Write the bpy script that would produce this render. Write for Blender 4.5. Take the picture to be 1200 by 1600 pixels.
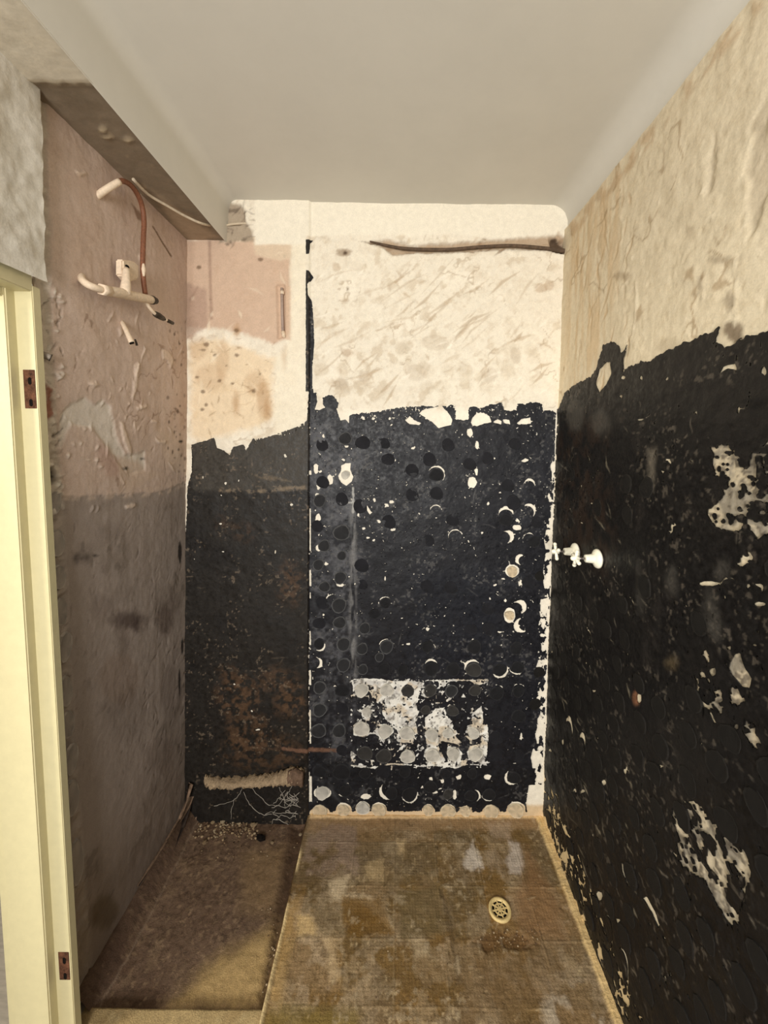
import bpy, bmesh, math, random
import numpy as np
from mathutils import Vector, Matrix

random.seed(7); RNG = np.random.RandomState(11)
for o in list(bpy.data.objects): bpy.data.objects.remove(o)
scene = bpy.context.scene
COL = scene.collection

# ------------------------------------------------------------------ camera, world, lights, exposure
F, PPX, PPY = 640.0, 617.0, 718.0            # focal length and optical centre, in pixels of a 1200x1600 frame
PITCH, ROLL = math.radians(2.5), math.radians(0.7)
EYE = np.array([0.0, 0.0, 1.692])
cam = bpy.data.cameras.new('camera'); cam_o = bpy.data.objects.new('camera', cam); COL.objects.link(cam_o)
cam.sensor_fit = 'VERTICAL'; cam.sensor_height = 36.0; cam.sensor_width = 27.0
cam.lens = 36.0*F/1600.0
cam.shift_x = -(PPX-600)/1600.0; cam.shift_y = (PPY-800)/1600.0
cam.clip_start = 0.02
cam_o.matrix_world = Matrix.Translation(EYE.tolist()) @ Matrix.Rotation(math.pi/2-PITCH, 4, 'X') @ Matrix.Rotation(ROLL, 4, 'Z')
scene.camera = cam_o

world = bpy.data.worlds.new('world'); scene.world = world; world.use_nodes = True
bg = world.node_tree.nodes['Background']
bg.inputs[0].default_value = (1.0, 0.98, 0.935, 1); bg.inputs[1].default_value = 0.66

def area_light(name, loc, target, sx, sy, power, color):
    l = bpy.data.lights.new(name, 'AREA'); l.shape = 'RECTANGLE'; l.size = sx; l.size_y = sy
    l.energy = power; l.color = color
    o = bpy.data.objects.new(name, l); COL.objects.link(o); o.location = loc
    d = Vector(target)-Vector(loc); o.rotation_euler = d.to_track_quat('-Z', 'Y').to_euler()
    return o
area_light('window_daylight', (-0.32, -1.9, 1.75), (0.05, 1.8, 1.75), 0.8, 1.0, 80, (1.0, 0.975, 0.93))
area_light('hall_daylight', (-3.0, -0.40, 2.0), (-0.3, 1.2, 0.6), 0.45, 0.8, 44, (1.0, 0.93, 0.76))

vs = scene.view_settings
vs.view_transform = 'Standard'; vs.look = 'None'; vs.gamma = 1.0; vs.use_curve_mapping = False
vs.exposure = 0.24

# ------------------------------------------------------------------ points of the place seen at a photo pixel
def ray(x, y):
    a = (x-PPX)/F; b = -(y-PPY)/F
    c, s = math.cos(ROLL), math.sin(ROLL)
    a, b = a*c-b*s, a*s+b*c
    f = np.array([0, math.cos(PITCH), -math.sin(PITCH)]); u = np.array([0, math.sin(PITCH), math.cos(PITCH)])
    return f+u*b+np.array([a, 0, 0])

class Plane:
    def __init__(s, p0, eu, ev):
        s.p0 = np.array(p0, float); s.eu = np.array(eu, float); s.ev = np.array(ev, float)
        n = np.cross(s.eu, s.ev); s.n = n/np.linalg.norm(n)
        if np.dot(s.n, EYE-s.p0) < 0: s.n = -s.n
        s.M = np.linalg.inv(np.array([s.eu, s.ev, s.n]).T)
    def uv(s, x, y, d=0.0):
        r = ray(x, y); q = s.p0+s.n*d
        t = np.dot(q-EYE, s.n)/np.dot(r, s.n)
        return tuple((s.M @ (EYE+r*t-s.p0))[:2])
    def at(s, u, v, d=0.0): return s.p0+s.eu*u+s.ev*v+s.n*d
    def px(s, x, y, d=0.0):
        u, v = s.uv(x, y, d); return s.at(u, v, d)

YB = 1.781                       # back wall
H = 2.70                         # ceiling height
XR0, XR1 = 0.690, 0.712          # right wall foot and top (out of plumb)
XL0, XL1 = -0.922, -0.886        # left wall foot and top
def unit(v): v = np.array(v, float); return v/np.linalg.norm(v)
BACK = Plane((0, YB, 0), (1, 0, 0), (0, 0, 1))
RIGHT = Plane((XR0, 0, 0), (0, 1, 0), ((XR1-XR0)/H, 0, 1))
LEFT = Plane((XL0, 0, 0), (0, 1, 0), ((XL1-XL0)/H, 0, 1))
FLOOR = Plane((0, 0, 0), (1, 0, 0), (0, 1, 0))
FLOORL = Plane((0, 0, -0.028), (1, 0, 0), (0, 1, 0))
def xr(z): return XR0+(XR1-XR0)*z/H
def xl(z): return XL0+(XL1-XL0)*z/H

# ------------------------------------------------------------------ noise, shapes and colour on grids of points
def lin(c):
    c = np.array(c, float)/255.0
    return np.where(c <= 0.04045, c/12.92, ((c+0.055)/1.055)**2.4)
_T = [np.random.RandomState(100+i).rand(256, 256) for i in range(8)]
def vnoise(x, y, seed=0):
    T = _T[seed % 8]; x = x+seed*17.37; y = y+seed*9.11
    xi = np.floor(x).astype(int); yi = np.floor(y).astype(int)
    fx = x-xi; fy = y-yi; fx = fx*fx*(3-2*fx); fy = fy*fy*(3-2*fy)
    a = T[xi & 255, yi & 255]; b = T[(xi+1) & 255, yi & 255]; c = T[xi & 255, (yi+1) & 255]; d = T[(xi+1) & 255, (yi+1) & 255]
    return (a*(1-fx)+b*fx)*(1-fy)+(c*(1-fx)+d*fx)*fy
def fbm(x, y, size, seed=0, octv=4, sx=1.0, sy=1.0):
    x = x*sx/size; y = y*sy/size; s = 0; a = 0.5; t = 0
    for i in range(octv):
        s = s+a*vnoise(x, y, seed+i); t += a; a *= 0.55; x = x*2.03+3.1; y = y*2.03+1.7
    return s/t
def sstep(a, b, x):
    t = np.clip((x-a)/(b-a), 0, 1); return t*t*(3-2*t)
def sd_poly(P, X, Y):
    P = np.array(P, float); d = np.full(X.shape, 1e9); ins = np.zeros(X.shape, bool)
    for i in range(len(P)):
        x0, y0 = P[i]; x1, y1 = P[(i+1) % len(P)]
        ex, ey = x1-x0, y1-y0; L = ex*ex+ey*ey+1e-12
        t = np.clip(((X-x0)*ex+(Y-y0)*ey)/L, 0, 1)
        d = np.minimum(d, (X-x0-t*ex)**2+(Y-y0-t*ey)**2)
        c = (y0 > Y) != (y1 > Y)
        with np.errstate(divide='ignore', invalid='ignore'):
            xi = x0+(Y-y0)*ex/(ey if abs(ey) > 1e-12 else 1e-12)
        ins ^= c & (X < xi)
    d = np.sqrt(d); return np.where(ins, d, -d)

def ridged(x, y, size, seed=0, octv=3):
    return 1-np.abs(2*fbm(x, y, size, seed, octv)-1)
class Canvas:
    """A rectangular grid on a plane that carries relief (h), colour (c) and a coating field (f)."""
    def __init__(s, plane, u0, u1, v0, v1, res, base):
        s.pl = plane; s.res = res
        s.u = np.arange(u0, u1+res*0.5, res); s.v = np.arange(v0, v1+res*0.5, res)
        s.u[-1] = u1; s.v[-1] = v1
        s.U, s.V = np.meshgrid(s.u, s.v)
        s.h = np.zeros(s.U.shape); s.f = np.full(s.U.shape, -1.0)
        s.c = np.tile(lin(base), s.U.shape+(1,))
        s.w1 = fbm(s.U, s.V, 0.03, 1, 4)-0.5; s.w2 = fbm(s.U, s.V, 0.008, 3, 2)-0.5
    def win(s, u0, u1, v0, v1):
        i0, i1 = np.searchsorted(s.u, [u0, u1]); j0, j1 = np.searchsorted(s.v, [v0, v1])
        return slice(max(j0-1, 0), min(j1+1, len(s.v))), slice(max(i0-1, 0), min(i1+1, len(s.u)))
    def poly(s, pts, rough=0.006, fine=0.003, pad=0.03, px=True):
        P = [s.pl.uv(*p) for p in pts] if px else pts
        A = np.array(P); w = s.win(A[:, 0].min()-pad, A[:, 0].max()+pad, A[:, 1].min()-pad, A[:, 1].max()+pad)
        return w, sd_poly(P, s.U[w], s.V[w])+rough*2*s.w1[w]+fine*2*s.w2[w]
    def ell(s, x, y, rx, ry, rot=0.0, rough=0.002, fine=0.001):
        """ellipse of photo radii rx, ry about the photo point x, y"""
        u, v = s.pl.uv(x, y); u1, v1 = s.pl.uv(x+rx, y); u2, v2 = s.pl.uv(x, y-ry)
        a = np.array([u1-u, v1-v]); b = np.array([u2-u, v2-v])
        R = np.linalg.norm(a)+np.linalg.norm(b)+0.01
        w = s.win(u-R, u+R, v-R, v+R)
        M = np.linalg.inv(np.array([a, b]).T); dx, dy = s.U[w]-u, s.V[w]-v
        p = M[0, 0]*dx+M[0, 1]*dy; q = M[1, 0]*dx+M[1, 1]*dy
        c, si = math.cos(rot), math.sin(rot); p, q = p*c+q*si, -p*si+q*c
        m = min(np.linalg.norm(a), np.linalg.norm(b))
        return w, (1-np.sqrt(p*p+q*q))*m+rough*2*s.w1[w]+fine*2*s.w2[w]
    def strokes(s, n, fx, fy, length, width, ang, col, amt, lift=0.0, soft=0.003, seed=0):
        """short trowel or scraper marks scattered over a photo region"""
        rd = np.random.RandomState(seed)
        for _ in range(n):
            x, y = rd.uniform(*fx), rd.uniform(*fy); a = math.radians(rd.uniform(*ang)); L = rd.uniform(*length); w_ = rd.uniform(*width)
            dx, dy = math.cos(a)*L/2, -math.sin(a)*L/2; ox, oy = math.sin(a)*w_/2, math.cos(a)*w_/2; bx_, by_ = rd.uniform(-.12, .12)*L*math.sin(a), rd.uniform(-.12, .12)*L*math.cos(a)
            q = s.poly([(x-dx, y-dy), (x+bx_+ox, y+by_+oy), (x+dx, y+dy), (x+bx_-ox, y+by_-oy)], 0.0015, 0.0018, 0.012)
            s.paint(q, col, soft, amt*rd.uniform(.4, 1))
            if lift: s.relief(q, lift, soft)
    def hole(s, ws):
        w, d = ws; s.f[w] = np.minimum(s.f[w], -d)
    def add(s, ws):
        w, d = ws; s.f[w] = np.maximum(s.f[w], d)
    def paint(s, ws, col, soft=0.004, amt=1.0, mod=None):
        w, d = ws; a = sstep(-soft, soft, d)*amt
        if mod is not None: a = a*mod[w]
        s.c[w] = s.c[w]*(1-a[..., None])+lin(col)*a[..., None]
        return w, a
    def blend(s, a, col):
        s.c = s.c*(1-a[..., None])+lin(col)*a[..., None]
    def relief(s, ws, amt, soft=0.004):
        w, d = ws; s.h[w] += amt*sstep(-soft, soft, d)
    def points(s, off=0.0):
        p = s.pl
        return p.p0+s.U[..., None]*p.eu+s.V[..., None]*p.ev+(s.h+off)[..., None]*p.n

def link(name, me, mat, parent=None, smooth=False):
    if mat is not None and len(me.materials) == 0: me.materials.append(mat)
    if smooth: me.polygons.foreach_set('use_smooth', [True]*len(me.polygons))
    o = bpy.data.objects.new(name, me); COL.objects.link(o)
    if parent is not None: o.parent = parent
    return o
def set_col(me, cols):
    at = me.color_attributes.new('Col', 'FLOAT_COLOR', 'POINT')
    a = np.ones((len(cols), 4), np.float32); a[:, :3] = cols
    at.data.foreach_set('color', a.ravel())
def raw_mesh(name, co, polys_flat, loop_tot):
    me = bpy.data.meshes.new(name)
    me.vertices.add(len(co)); me.vertices.foreach_set('co', np.asarray(co, np.float32).ravel())
    me.loops.add(len(polys_flat)); me.loops.foreach_set('vertex_index', np.asarray(polys_flat, np.int32))
    me.polygons.add(len(loop_tot)); st = np.concatenate([[0], np.cumsum(loop_tot)[:-1]]).astype(np.int32)
    me.polygons.foreach_set('loop_start', st)
    me.update(calc_edges=True); return me
def grid_obj(name, cv, mat, parent=None, smooth=True, keep=None):
    P = cv.points(); ny, nx = cv.U.shape
    I = np.arange(ny*nx).reshape(ny, nx)
    q = np.stack([I[:-1, :-1], I[:-1, 1:], I[1:, 1:], I[1:, :-1]], -1).reshape(-1, 4)
    if keep is not None: q = q[keep[:-1, :-1].ravel()]
    e = np.cross(cv.pl.eu, cv.pl.ev)
    if np.dot(e, cv.pl.n) < 0: q = q[:, ::-1]
    me = raw_mesh(name, P.reshape(-1, 3), q.ravel(), np.full(len(q), 4))
    set_col(me, cv.c.reshape(-1, 3))
    return link(name, me, mat, parent, smooth)
def coat_obj(name, cv, mat, parent, thick=0.0016):
    """the coating as a real thin layer: only where the field is positive, with a turned-down edge"""
    f = cv.f; ny, nx = f.shape; I = np.arange(ny*nx).reshape(ny, nx)
    P = cv.points(thick).reshape(-1, 3); Cc = cv.c.reshape(-1, 3)
    ins = f > 0
    code = (ins[:-1, :-1]*1+ins[:-1, 1:]*2+ins[1:, 1:]*4+ins[1:, :-1]*8)
    full = code == 15
    q = np.stack([I[:-1, :-1], I[:-1, 1:], I[1:, 1:], I[1:, :-1]], -1)[full]
    flip = np.dot(np.cross(cv.pl.eu, cv.pl.ev), cv.pl.n) < 0
    newP, newC, cut = [], [], {}
    ff = f.ravel(); base = len(P); n = cv.pl.n
    def crossing(a, b):
        k = (a, b) if a < b else (b, a)
        if k not in cut:
            t = ff[k[0]]/(ff[k[0]]-ff[k[1]]); t = min(max(t, 0.02), 0.98)
            p = P[k[0]]*(1-t)+P[k[1]]*t
            c = Cc[k[0]] if ff[k[0]] > 0 else Cc[k[1]]
            cut[k] = base+len(newP); newP.append(p); newC.append(c); newP.append(p-n*(thick+0.001)); newC.append(c)
        return cut[k]
    fl, tot = [], []
    for j, i in np.argwhere((code > 0) & (code < 15)):
        cs = (int(I[j, i]), int(I[j, i+1]), int(I[j+1, i+1]), int(I[j+1, i]))
        poly = []; cr = []
        for k in range(4):
            a, b = cs[k], cs[(k+1) % 4]
            if ff[a] > 0: poly.append(a)
            if (ff[a] > 0) != (ff[b] > 0):
                c = crossing(a, b); poly.append(c); cr.append(c)
        if flip: poly = poly[::-1]
        fl += poly; tot.append(len(poly))
        if len(cr) == 2:
            fl += [cr[0], cr[1], cr[1]+1, cr[0]+1]; tot.append(4)
    if flip: q = q[:, ::-1]
    flat = np.concatenate([q.ravel(), np.array(fl, int)]); tots = np.concatenate([np.full(len(q), 4), np.array(tot, int)])
    allP = np.concatenate([P, np.array(newP)]) if newP else P
    allC = np.concatenate([Cc, np.array(newC)]) if newC else Cc
    used = np.zeros(len(allP), bool); used[flat] = True
    rem = np.cumsum(used)-1
    me = raw_mesh(name, allP[used], rem[flat], tots)
    set_col(me, allC[used])
    return link(name, me, mat, parent, True)

# ------------------------------------------------------------------ materials (all node based)
def material(name, color=None, rough=0.8, nscale=60, namt=0.25, bscale=120, bump=0.3, bdist=0.002, spec=0.3, metal=0.0,
             n2scale=None, n2amt=0.0, rvar=0.0, stretch=(1, 1, 1)):
    m = bpy.data.materials.new(name); m.use_nodes = True; nt = m.node_tree; N = nt.nodes; L = nt.links
    b = N['Principled BSDF']; b.inputs['Roughness'].default_value = rough; b.inputs['Metallic'].default_value = metal
    b.inputs['Specular IOR Level'].default_value = spec
    tc = N.new('ShaderNodeTexCoord'); mp = N.new('ShaderNodeMapping'); mp.inputs['Scale'].default_value = stretch
    L.new(tc.outputs['Object'], mp.inputs['Vector'])
    if color is None:
        src = N.new('ShaderNodeAttribute'); src.attribute_name = 'Col'; out = src.outputs['Color']
    else:
        src = N.new('ShaderNodeRGB'); src.outputs[0].default_value = tuple(lin(color))+(1,); out = src.outputs[0]
    def mul(out, sc, amt, det=6):
        nz = N.new('ShaderNodeTexNoise'); nz.inputs['Scale'].default_value = sc; nz.inputs['Detail'].default_value = det
        nz.inputs['Roughness'].default_value = 0.65
        L.new(mp.outputs['Vector'], nz.inputs['Vector'])
        r = N.new('ShaderNodeMapRange'); r.inputs['From Min'].default_value = 0.3; r.inputs['From Max'].default_value = 0.7
        r.inputs['To Min'].default_value = 1-amt; r.inputs['To Max'].default_value = 1+amt*0.6
        L.new(nz.outputs['Fac'], r.inputs['Value'])
        mx = N.new('ShaderNodeMix'); mx.data_type = 'RGBA'; mx.blend_type = 'MULTIPLY'; mx.inputs['Factor'].default_value = 1
        L.new(out, mx.inputs['A']); L.new(r.outputs['Result'], mx.inputs['B'])
        return mx.outputs['Result'], nz
    out, nz = mul(out, nscale, namt)
    if n2scale: out, _ = mul(out, n2scale, n2amt)
    L.new(out, b.inputs['Base Color'])
    if rvar:
        rr = N.new('ShaderNodeMapRange'); rr.inputs['From Min'].default_value = 0.35; rr.inputs['From Max'].default_value = 0.65
        rr.inputs['To Min'].default_value = rough-rvar; rr.inputs['To Max'].default_value = min(rough+rvar, 1)
        L.new(nz.outputs['Fac'], rr.inputs['Value']); L.new(rr.outputs['Result'], b.inputs['Roughness'])
    if bump:
        n2 = N.new('ShaderNodeTexNoise'); n2.inputs['Scale'].default_value = bscale; n2.inputs['Detail'].default_value = 5
        L.new(mp.outputs['Vector'], n2.inputs['Vector'])
        bp = N.new('ShaderNodeBump'); bp.inputs['Strength'].default_value = bump; bp.inputs['Distance'].default_value = bdist
        L.new(n2.outputs['Fac'], bp.inputs['Height']); L.new(bp.outputs['Normal'], b.inputs['Normal'])
    return m
M_PLASTER = material('plaster', None, 0.85, 45, 0.07, 80, 0.4, 0.0025, 0.25, n2scale=260, n2amt=0.12)
M_COAT = material('bitumen_coat', None, 0.50, 70, 0.4, 110, 0.45, 0.0018, 0.26, n2scale=320, n2amt=0.3, rvar=0.12)
M_FLOOR = material('floor_screed', None, 0.78, 55, 0.22, 260, 0.6, 0.003, 0.3, n2scale=330, n2amt=0.3)
M_CEIL = material('ceiling_paint', (214, 210, 200), 0.8, 3, 0.05, 60, 0.06, 0.002, 0.25)
M_SOFFIT = material('soffit_render', None, 0.85, 30, 0.15, 60, 0.3, 0.003, 0.25)
M_TRIM = material('trim_paint', (202, 192, 152), 0.42, 40, 0.05, 120, 0.22, 0.001, 0.4)
M_WOOD = material('raw_wood', (98, 64, 46), 0.85, 70, 0.8, 110, 1.0, 0.004, 0.2)
M_DARK = material('dark_hole', (20, 16, 13), 0.9, 60, 0.4, 80, 0.3, 0.002, 0.1)
M_PIPEPAINT = material('painted_pipe', (226, 205, 180), 0.6, 120, 0.18, 200, 0.4, 0.001, 0.35)
M_COPPER = material('copper', (130, 84, 60), 0.6, 150, 0.35, 220, 0.3, 0.001, 0.4, metal=0.2)
M_BRASS = material('tarnished_brass', (60, 50, 40), 0.5, 150, 0.4, 200, 0.4, 0.001, 0.4, metal=0.3)
M_TAP = material('tap_enamel', (250, 246, 226), 0.3, 60, 0.03, 60, 0.03, 0.0005, 0.5)
M_STEEL = material('spindle_steel', (150, 142, 140), 0.35, 150, 0.25, 200, 0.2, 0.0005, 0.5, metal=0.8)
M_GRATE = material('grate_brass', (226, 200, 140), 0.5, 160, 0.2, 260, 0.3, 0.0006, 0.4, metal=0.1)
M_DAB = material('adhesive', None, 0.55, 120, 0.4, 160, 0.8, 0.0016, 0.25, n2scale=400, n2amt=0.3)
M_MORTAR = material('mortar', (164, 142, 114), 0.95, 110, 0.35, 150, 0.9, 0.004, 0.15)
M_SALT = material('salt', (158, 150, 138), 0.9, 120, 0.25, 200, 0.6, 0.002, 0.2)
M_BRICK = material('old_brick', (112, 90, 74), 0.95, 60, 0.4, 120, 0.8, 0.004, 0.15)
M_STONE = material('rubble', None, 0.95, 90, 0.35, 150, 0.8, 0.003, 0.15)
M_CABLE = material('cable', (200, 184, 160), 0.7, 90, 0.2, 160, 0.3, 0.001, 0.3)
M_CONDUIT = material('old_conduit', (96, 78, 62), 0.75, 60, 0.5, 160, 0.5, 0.001, 0.3)
M_MEMBR = material('membrane_scrap', (62, 50, 42), 0.7, 60, 0.6, 120, 0.5, 0.002, 0.3)
M_HALLFLOOR = material('hall_vinyl', (142, 132, 118), 0.5, 14, 0.25, 120, 0.1, 0.001, 0.4, stretch=(1, 6, 1))
M_HALLWALL = material('hall_wall', (228, 228, 226), 0.8, 20, 0.04, 60, 0.05, 0.001, 0.3)

def box_mesh(name, x0, x1, y0, y1, z0, z1, bev=0.0, shear=None):
    bm = bmesh.new(); bmesh.ops.create_cube(bm, size=1)
    for vv in bm.verts:
        vv.co = Vector((x0+(vv.co.x+.5)*(x1-x0), y0+(vv.co.y+.5)*(y1-y0), z0+(vv.co.z+.5)*(z1-z0)))
    if bev: bmesh.ops.bevel(bm, geom=list(bm.edges), offset=bev, segments=2, affect='EDGES')
    if shear:
        for vv in bm.verts: vv.co = Vector(shear(*vv.co))
    me = bpy.data.meshes.new(name); bm.to_mesh(me); bm.free(); return me
def tag(o, label=None, cat=None, group=None, kind=None):
    if label: o['label'] = label
    if cat: o['category'] = cat
    if group: o['group'] = group
    if kind: o['kind'] = kind
    return o
def empty(name, loc):
    o = bpy.data.objects.new(name, None); COL.objects.link(o); o.location = Vector(loc); o.empty_display_size = 0.05; return o

# ================================================================== BACK WALL
YF = -0.9                                        # how far the built room runs behind the camera
# ---- plaster base
b = Canvas(BACK, -0.98, 0.76, -0.06, H+0.03, 0.0045, (236, 227, 209))
N1 = fbm(b.U, b.V, 0.12, 2); N2 = fbm(b.U, b.V, 0.035, 4); N3 = fbm(b.U, b.V, 0.4, 5)
ST = fbm(b.U*0.7+b.V*0.7, b.V*0.7-b.U*0.7, 0.16, 6, 4, 0.35, 2.2)   # diagonal trowel streaks
N5 = fbm(b.U, b.V, 0.014, 7, 3); CR = ridged(b.U, b.V, 0.13, 2, 4)
b.blend(sstep(0.50, 0.62, ST)*sstep(0.5, 0.62, N2)*0.55, (204, 188, 164))
b.blend(sstep(0.55, 0.66, N2)*0.18, (212, 196, 172)); b.blend(sstep(0.6, 0.7, N5)*0.22, (204, 186, 160))
b.blend(sstep(0.55, 0.7, N1)*0.5, (246, 237, 219))
b.blend(sstep(0.965, 0.99, CR)*sstep(0.5, 0.6, N1)*0.5, (166, 142, 112))
b.h += (N1-0.5)*0.008+(N2-0.5)*0.0035+(ST-0.5)*0.005+(N5-0.5)*0.0012
US = BACK.uv(483, 900)[0]
left_part = sstep(0.003, -0.003, b.U-US)
# left bay: pinkish above, yellowed cream below
w = b.poly([(285, 376), (455, 376), (458, 520), (430, 540), (380, 520), (340, 515), (285, 512)], 0.012, 0.004, 0.06)
b.paint(w, (206, 176, 152), 0.012, 0.9)
b.paint(b.poly([(285, 440), (325, 455), (328, 510), (300, 530), (285, 530)], 0.01), (180, 152, 134), 0.012, 0.8)
b.paint(b.poly([(456, 380), (481, 380), (481, 680), (430, 690), (430, 560), (452, 540)], 0.006), (240, 230, 208), 0.012, 0.8)
b.paint(b.poly([(300, 540), (340, 530), (430, 560), (425, 660), (320, 690), (300, 680)], 0.015), (232, 206, 168), 0.02, 0.7)
for x, y, rx, ry, a in [(372, 520, 5, 9, .7), (371, 630, 5, 16, .6), (412, 622, 10, 26, .5), (420, 640, 5, 20, .6), (330, 590, 22, 20, .25),
                        (312, 545, 14, 18, .3), (350, 565, 10, 30, .35), (400, 600, 16, 20, .3), (445, 560, 4, 14, .4)]:
    b.paint(b.ell(x, y, rx, ry, 0, 0.006, 0.003), (178, 138, 96), 0.012, a)
for x, y in [(331, 470), (313, 420), (371, 518), (446, 402), (408, 407), (320, 548), (325, 540), (338, 556), (356, 572), (310, 590), (318, 612), (345, 596), (365, 600), (372, 556), (408, 585), (324, 633), (300+18, 640), (398, 612)]:
    b.paint(b.ell(x, y, 2.0+RNG.rand()*2.2, 1.3+RNG.rand()*2, 0, 0.004, 0.002), (112, 88, 66), 0.003, 0.75)
for pts in [[(298, 470), (311, 447), (313, 450), (301, 474)], [(327, 378), (331, 378), (335, 500), (330, 502)]]:
    b.paint(b.poly(pts, 0.002, 0.001), (168, 140, 122), 0.006, 0.8)
b.paint(b.poly([(397, 372), (400, 400), (440, 410), (456, 405), (456, 372)], 0.006), (222, 202, 176), 0.008, 0.8)
# broken patch of bare render under the beam
b.paint(b.poly([(343, 322), (352, 318), (378, 322), (384, 338), (386, 350), (396, 362), (398, 378), (345, 382), (350, 360), (340, 340)], 0.006), (168, 152, 132), 0.006, 0.95)
b.relief(b.poly([(343, 322), (378, 322), (384, 340), (376, 352), (345, 350)], 0.006), -0.012, 0.008)
b.paint(b.poly([(345, 326), (374, 326), (370, 332), (348, 334)], 0.004), (112, 98, 84), 0.006, 0.8)
b.strokes(26, (345, 398), (322, 385), (5, 24), (1.5, 5), (-30, 100), (116, 102, 88), 0.8, -0.002, seed=62)
b.strokes(20, (580, 890), (372, 396), (6, 26), (2, 6), (-15, 40), (140, 112, 84), 0.7, -0.003, seed=63)
b.strokes(20, (580, 890), (366, 402), (6, 22), (2, 5), (-15, 40), (246, 236, 216), 0.8, 0.003, seed=64)
# slot that held a pipe
b.relief(b.poly([(433, 447), (446, 447), (446, 527), (435, 530)], 0.001, 0.0005), -0.014, 0.003)
b.paint(b.poly([(432, 440), (455, 448), (455, 532), (436, 532)], 0.003), (210, 180, 154), 0.006, 0.7)
# smooth white band under the ceiling
b.paint(b.poly([(400, 300), (900, 300), (900, 366), (840, 374), (760, 372), (700, 366), (640, 368), (560, 366), (480, 370), (478, 384), (400, 384)], 0.004, 0.002), (240, 232, 214), 0.006, 1.0)
# chase with torn plaster
w = b.poly([(575, 378), (605, 374), (640, 384), (700, 380), (760, 376), (800, 372), (850, 370), (868, 368), (874, 362), (886, 374), (893, 400), (868, 392), (800, 388), (720, 394), (640, 396), (612, 398), (600, 388)], 0.006, 0.004)
b.paint(w, (170, 142, 112), 0.008, 0.8); b.relief(w, -0.010, 0.008)  # torn plaster colour darkened to paint in the shade of the chase
b.paint(b.poly([(560, 377), (600, 378), (612, 384), (598, 384)], 0.002), (120, 96, 72), 0.004, 0.8)
b.paint(b.poly([(862, 372), (869, 370), (876, 376), (893, 386), (893, 396), (862, 390)], 0.003), (70, 52, 38), 0.004, 0.9)
b.relief(b.poly([(860, 372), (893, 378), (893, 398), (862, 392)], 0.003), -0.02, 0.006)
for x, y, rx, ry, a, cc in [(536, 395, 12, 6, .7, (150, 126, 100)), (539, 395, 3, 3, .9, (80, 60, 44)), (526, 417, 6, 7, .5, (190, 168, 140)), (543, 552, 9, 6, .7, (188, 166, 140)),
                            (532, 600, 12, 9, .5, (176, 156, 132)), (570, 588, 10, 9, .4, (186, 166, 142)), (680, 535, 22, 12, .35, (192, 174, 150)), (650, 582, 16, 14, .3, (190, 172, 150)),
                            (764, 585, 14, 12, .3, (190, 172, 150)), (845, 450, 10, 8, .55, (186, 160, 130)), (858, 446, 8, 8, .5, (186, 160, 130)), (806, 555, 8, 12, .4, (180, 160, 136)), (543, 452, 2, 3, .9, (110, 88, 66))]:
    b.paint(b.ell(x, y, rx, ry, 0, 0.006, 0.003), cc, 0.005, a)
b.strokes(46, (500, 870), (420, 620), (12, 70), (1.5, 6), (15, 60), (186, 164, 136), 0.65, -0.0015, seed=3)
b.strokes(30, (500, 870), (410, 620), (8, 40), (1.5, 5), (15, 60), (250, 242, 226), 0.7, 0.0012, seed=4)
b.strokes(16, (620, 760), (430, 520), (30, 95), (2, 6), (22, 48), (182, 160, 132), 0.7, -0.0018, seed=8)
b.strokes(22, (500, 870), (410, 620), (6, 24), (1.5, 5), (100, 160), (190, 168, 140), 0.6, -0.001, seed=5)
b.strokes(40, (300, 430), (530, 680), (4, 18), (1, 2.6), (0, 180), (150, 118, 84), 0.7, -0.001, seed=6)
b.strokes(24, (300, 470), (385, 690), (6, 30), (2, 6), (20, 160), (246, 232, 206), 0.6, 0.0015, seed=7)
for i in range(26):
    x = 500+random.randrange(11)*33+random.uniform(-5, 5); y = 545+random.randrange(3)*31+random.uniform(-5, 5)
    q_ = b.ell(x, y, 11, 10, 0, 0.004, 0.003); b.paint(q_, (200, 184, 160), 0.006, 0.3*random.random()+.1); b.relief(q_, -0.0012, 0.004)
b.relief(b.ell(782, 466, 5, 5), 0.005, 0.004); b.paint(b.ell(782, 466, 5, 5), (246, 236, 218), 0.004, 0.8)
# plaster beneath the coating is paler
b.paint(b.poly([(484, 640), (870, 640), (850, 1290), (484, 1290)], 0.0), (247, 238, 220), 0.02, 0.9)
b.paint(b.poly([(484, 1258), (850, 1258), (850, 1290), (484, 1290)], 0.004), (214, 186, 146), 0.01, 0.9)
mw = b.poly([(546, 1056), (766, 1056), (766, 1202), (546, 1202)], 0.0)
b.paint(mw, (236, 232, 222), 0.01, 1.0)
b.paint(mw, (196, 192, 186), 0.01, 0.85, sstep(0.48, 0.60, N2)); b.paint(mw, (206, 186, 156), 0.01, 0.7, sstep(0.52, 0.64, fbm(b.U, b.V, 0.05, 1, 3)))
b.paint(mw, (120, 114, 106), 0.01, 0.8, sstep(0.60, 0.68, N5)); b.h[mw[0]] += ((N2-0.5)*0.006+(N5-0.5)*0.003)[mw[0]]*(mw[1] > 0)*0.5
b.strokes(60, (552, 760), (1064, 1196), (6, 22), (2, 6), (0, 180), (246, 244, 238), 0.8, 0.003, seed=65)
b.strokes(40, (552, 760), (1064, 1196), (5, 18), (1.5, 4), (0, 180), (132, 124, 114), 0.6, -0.002, seed=66)
b.h += 0.012*left_part                                       # the left bay stands a little proud
wall_back = tag(grid_obj('wall_back', b, M_PLASTER), 'back wall: cream plaster above a flaking black coating', kind='structure')

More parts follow.
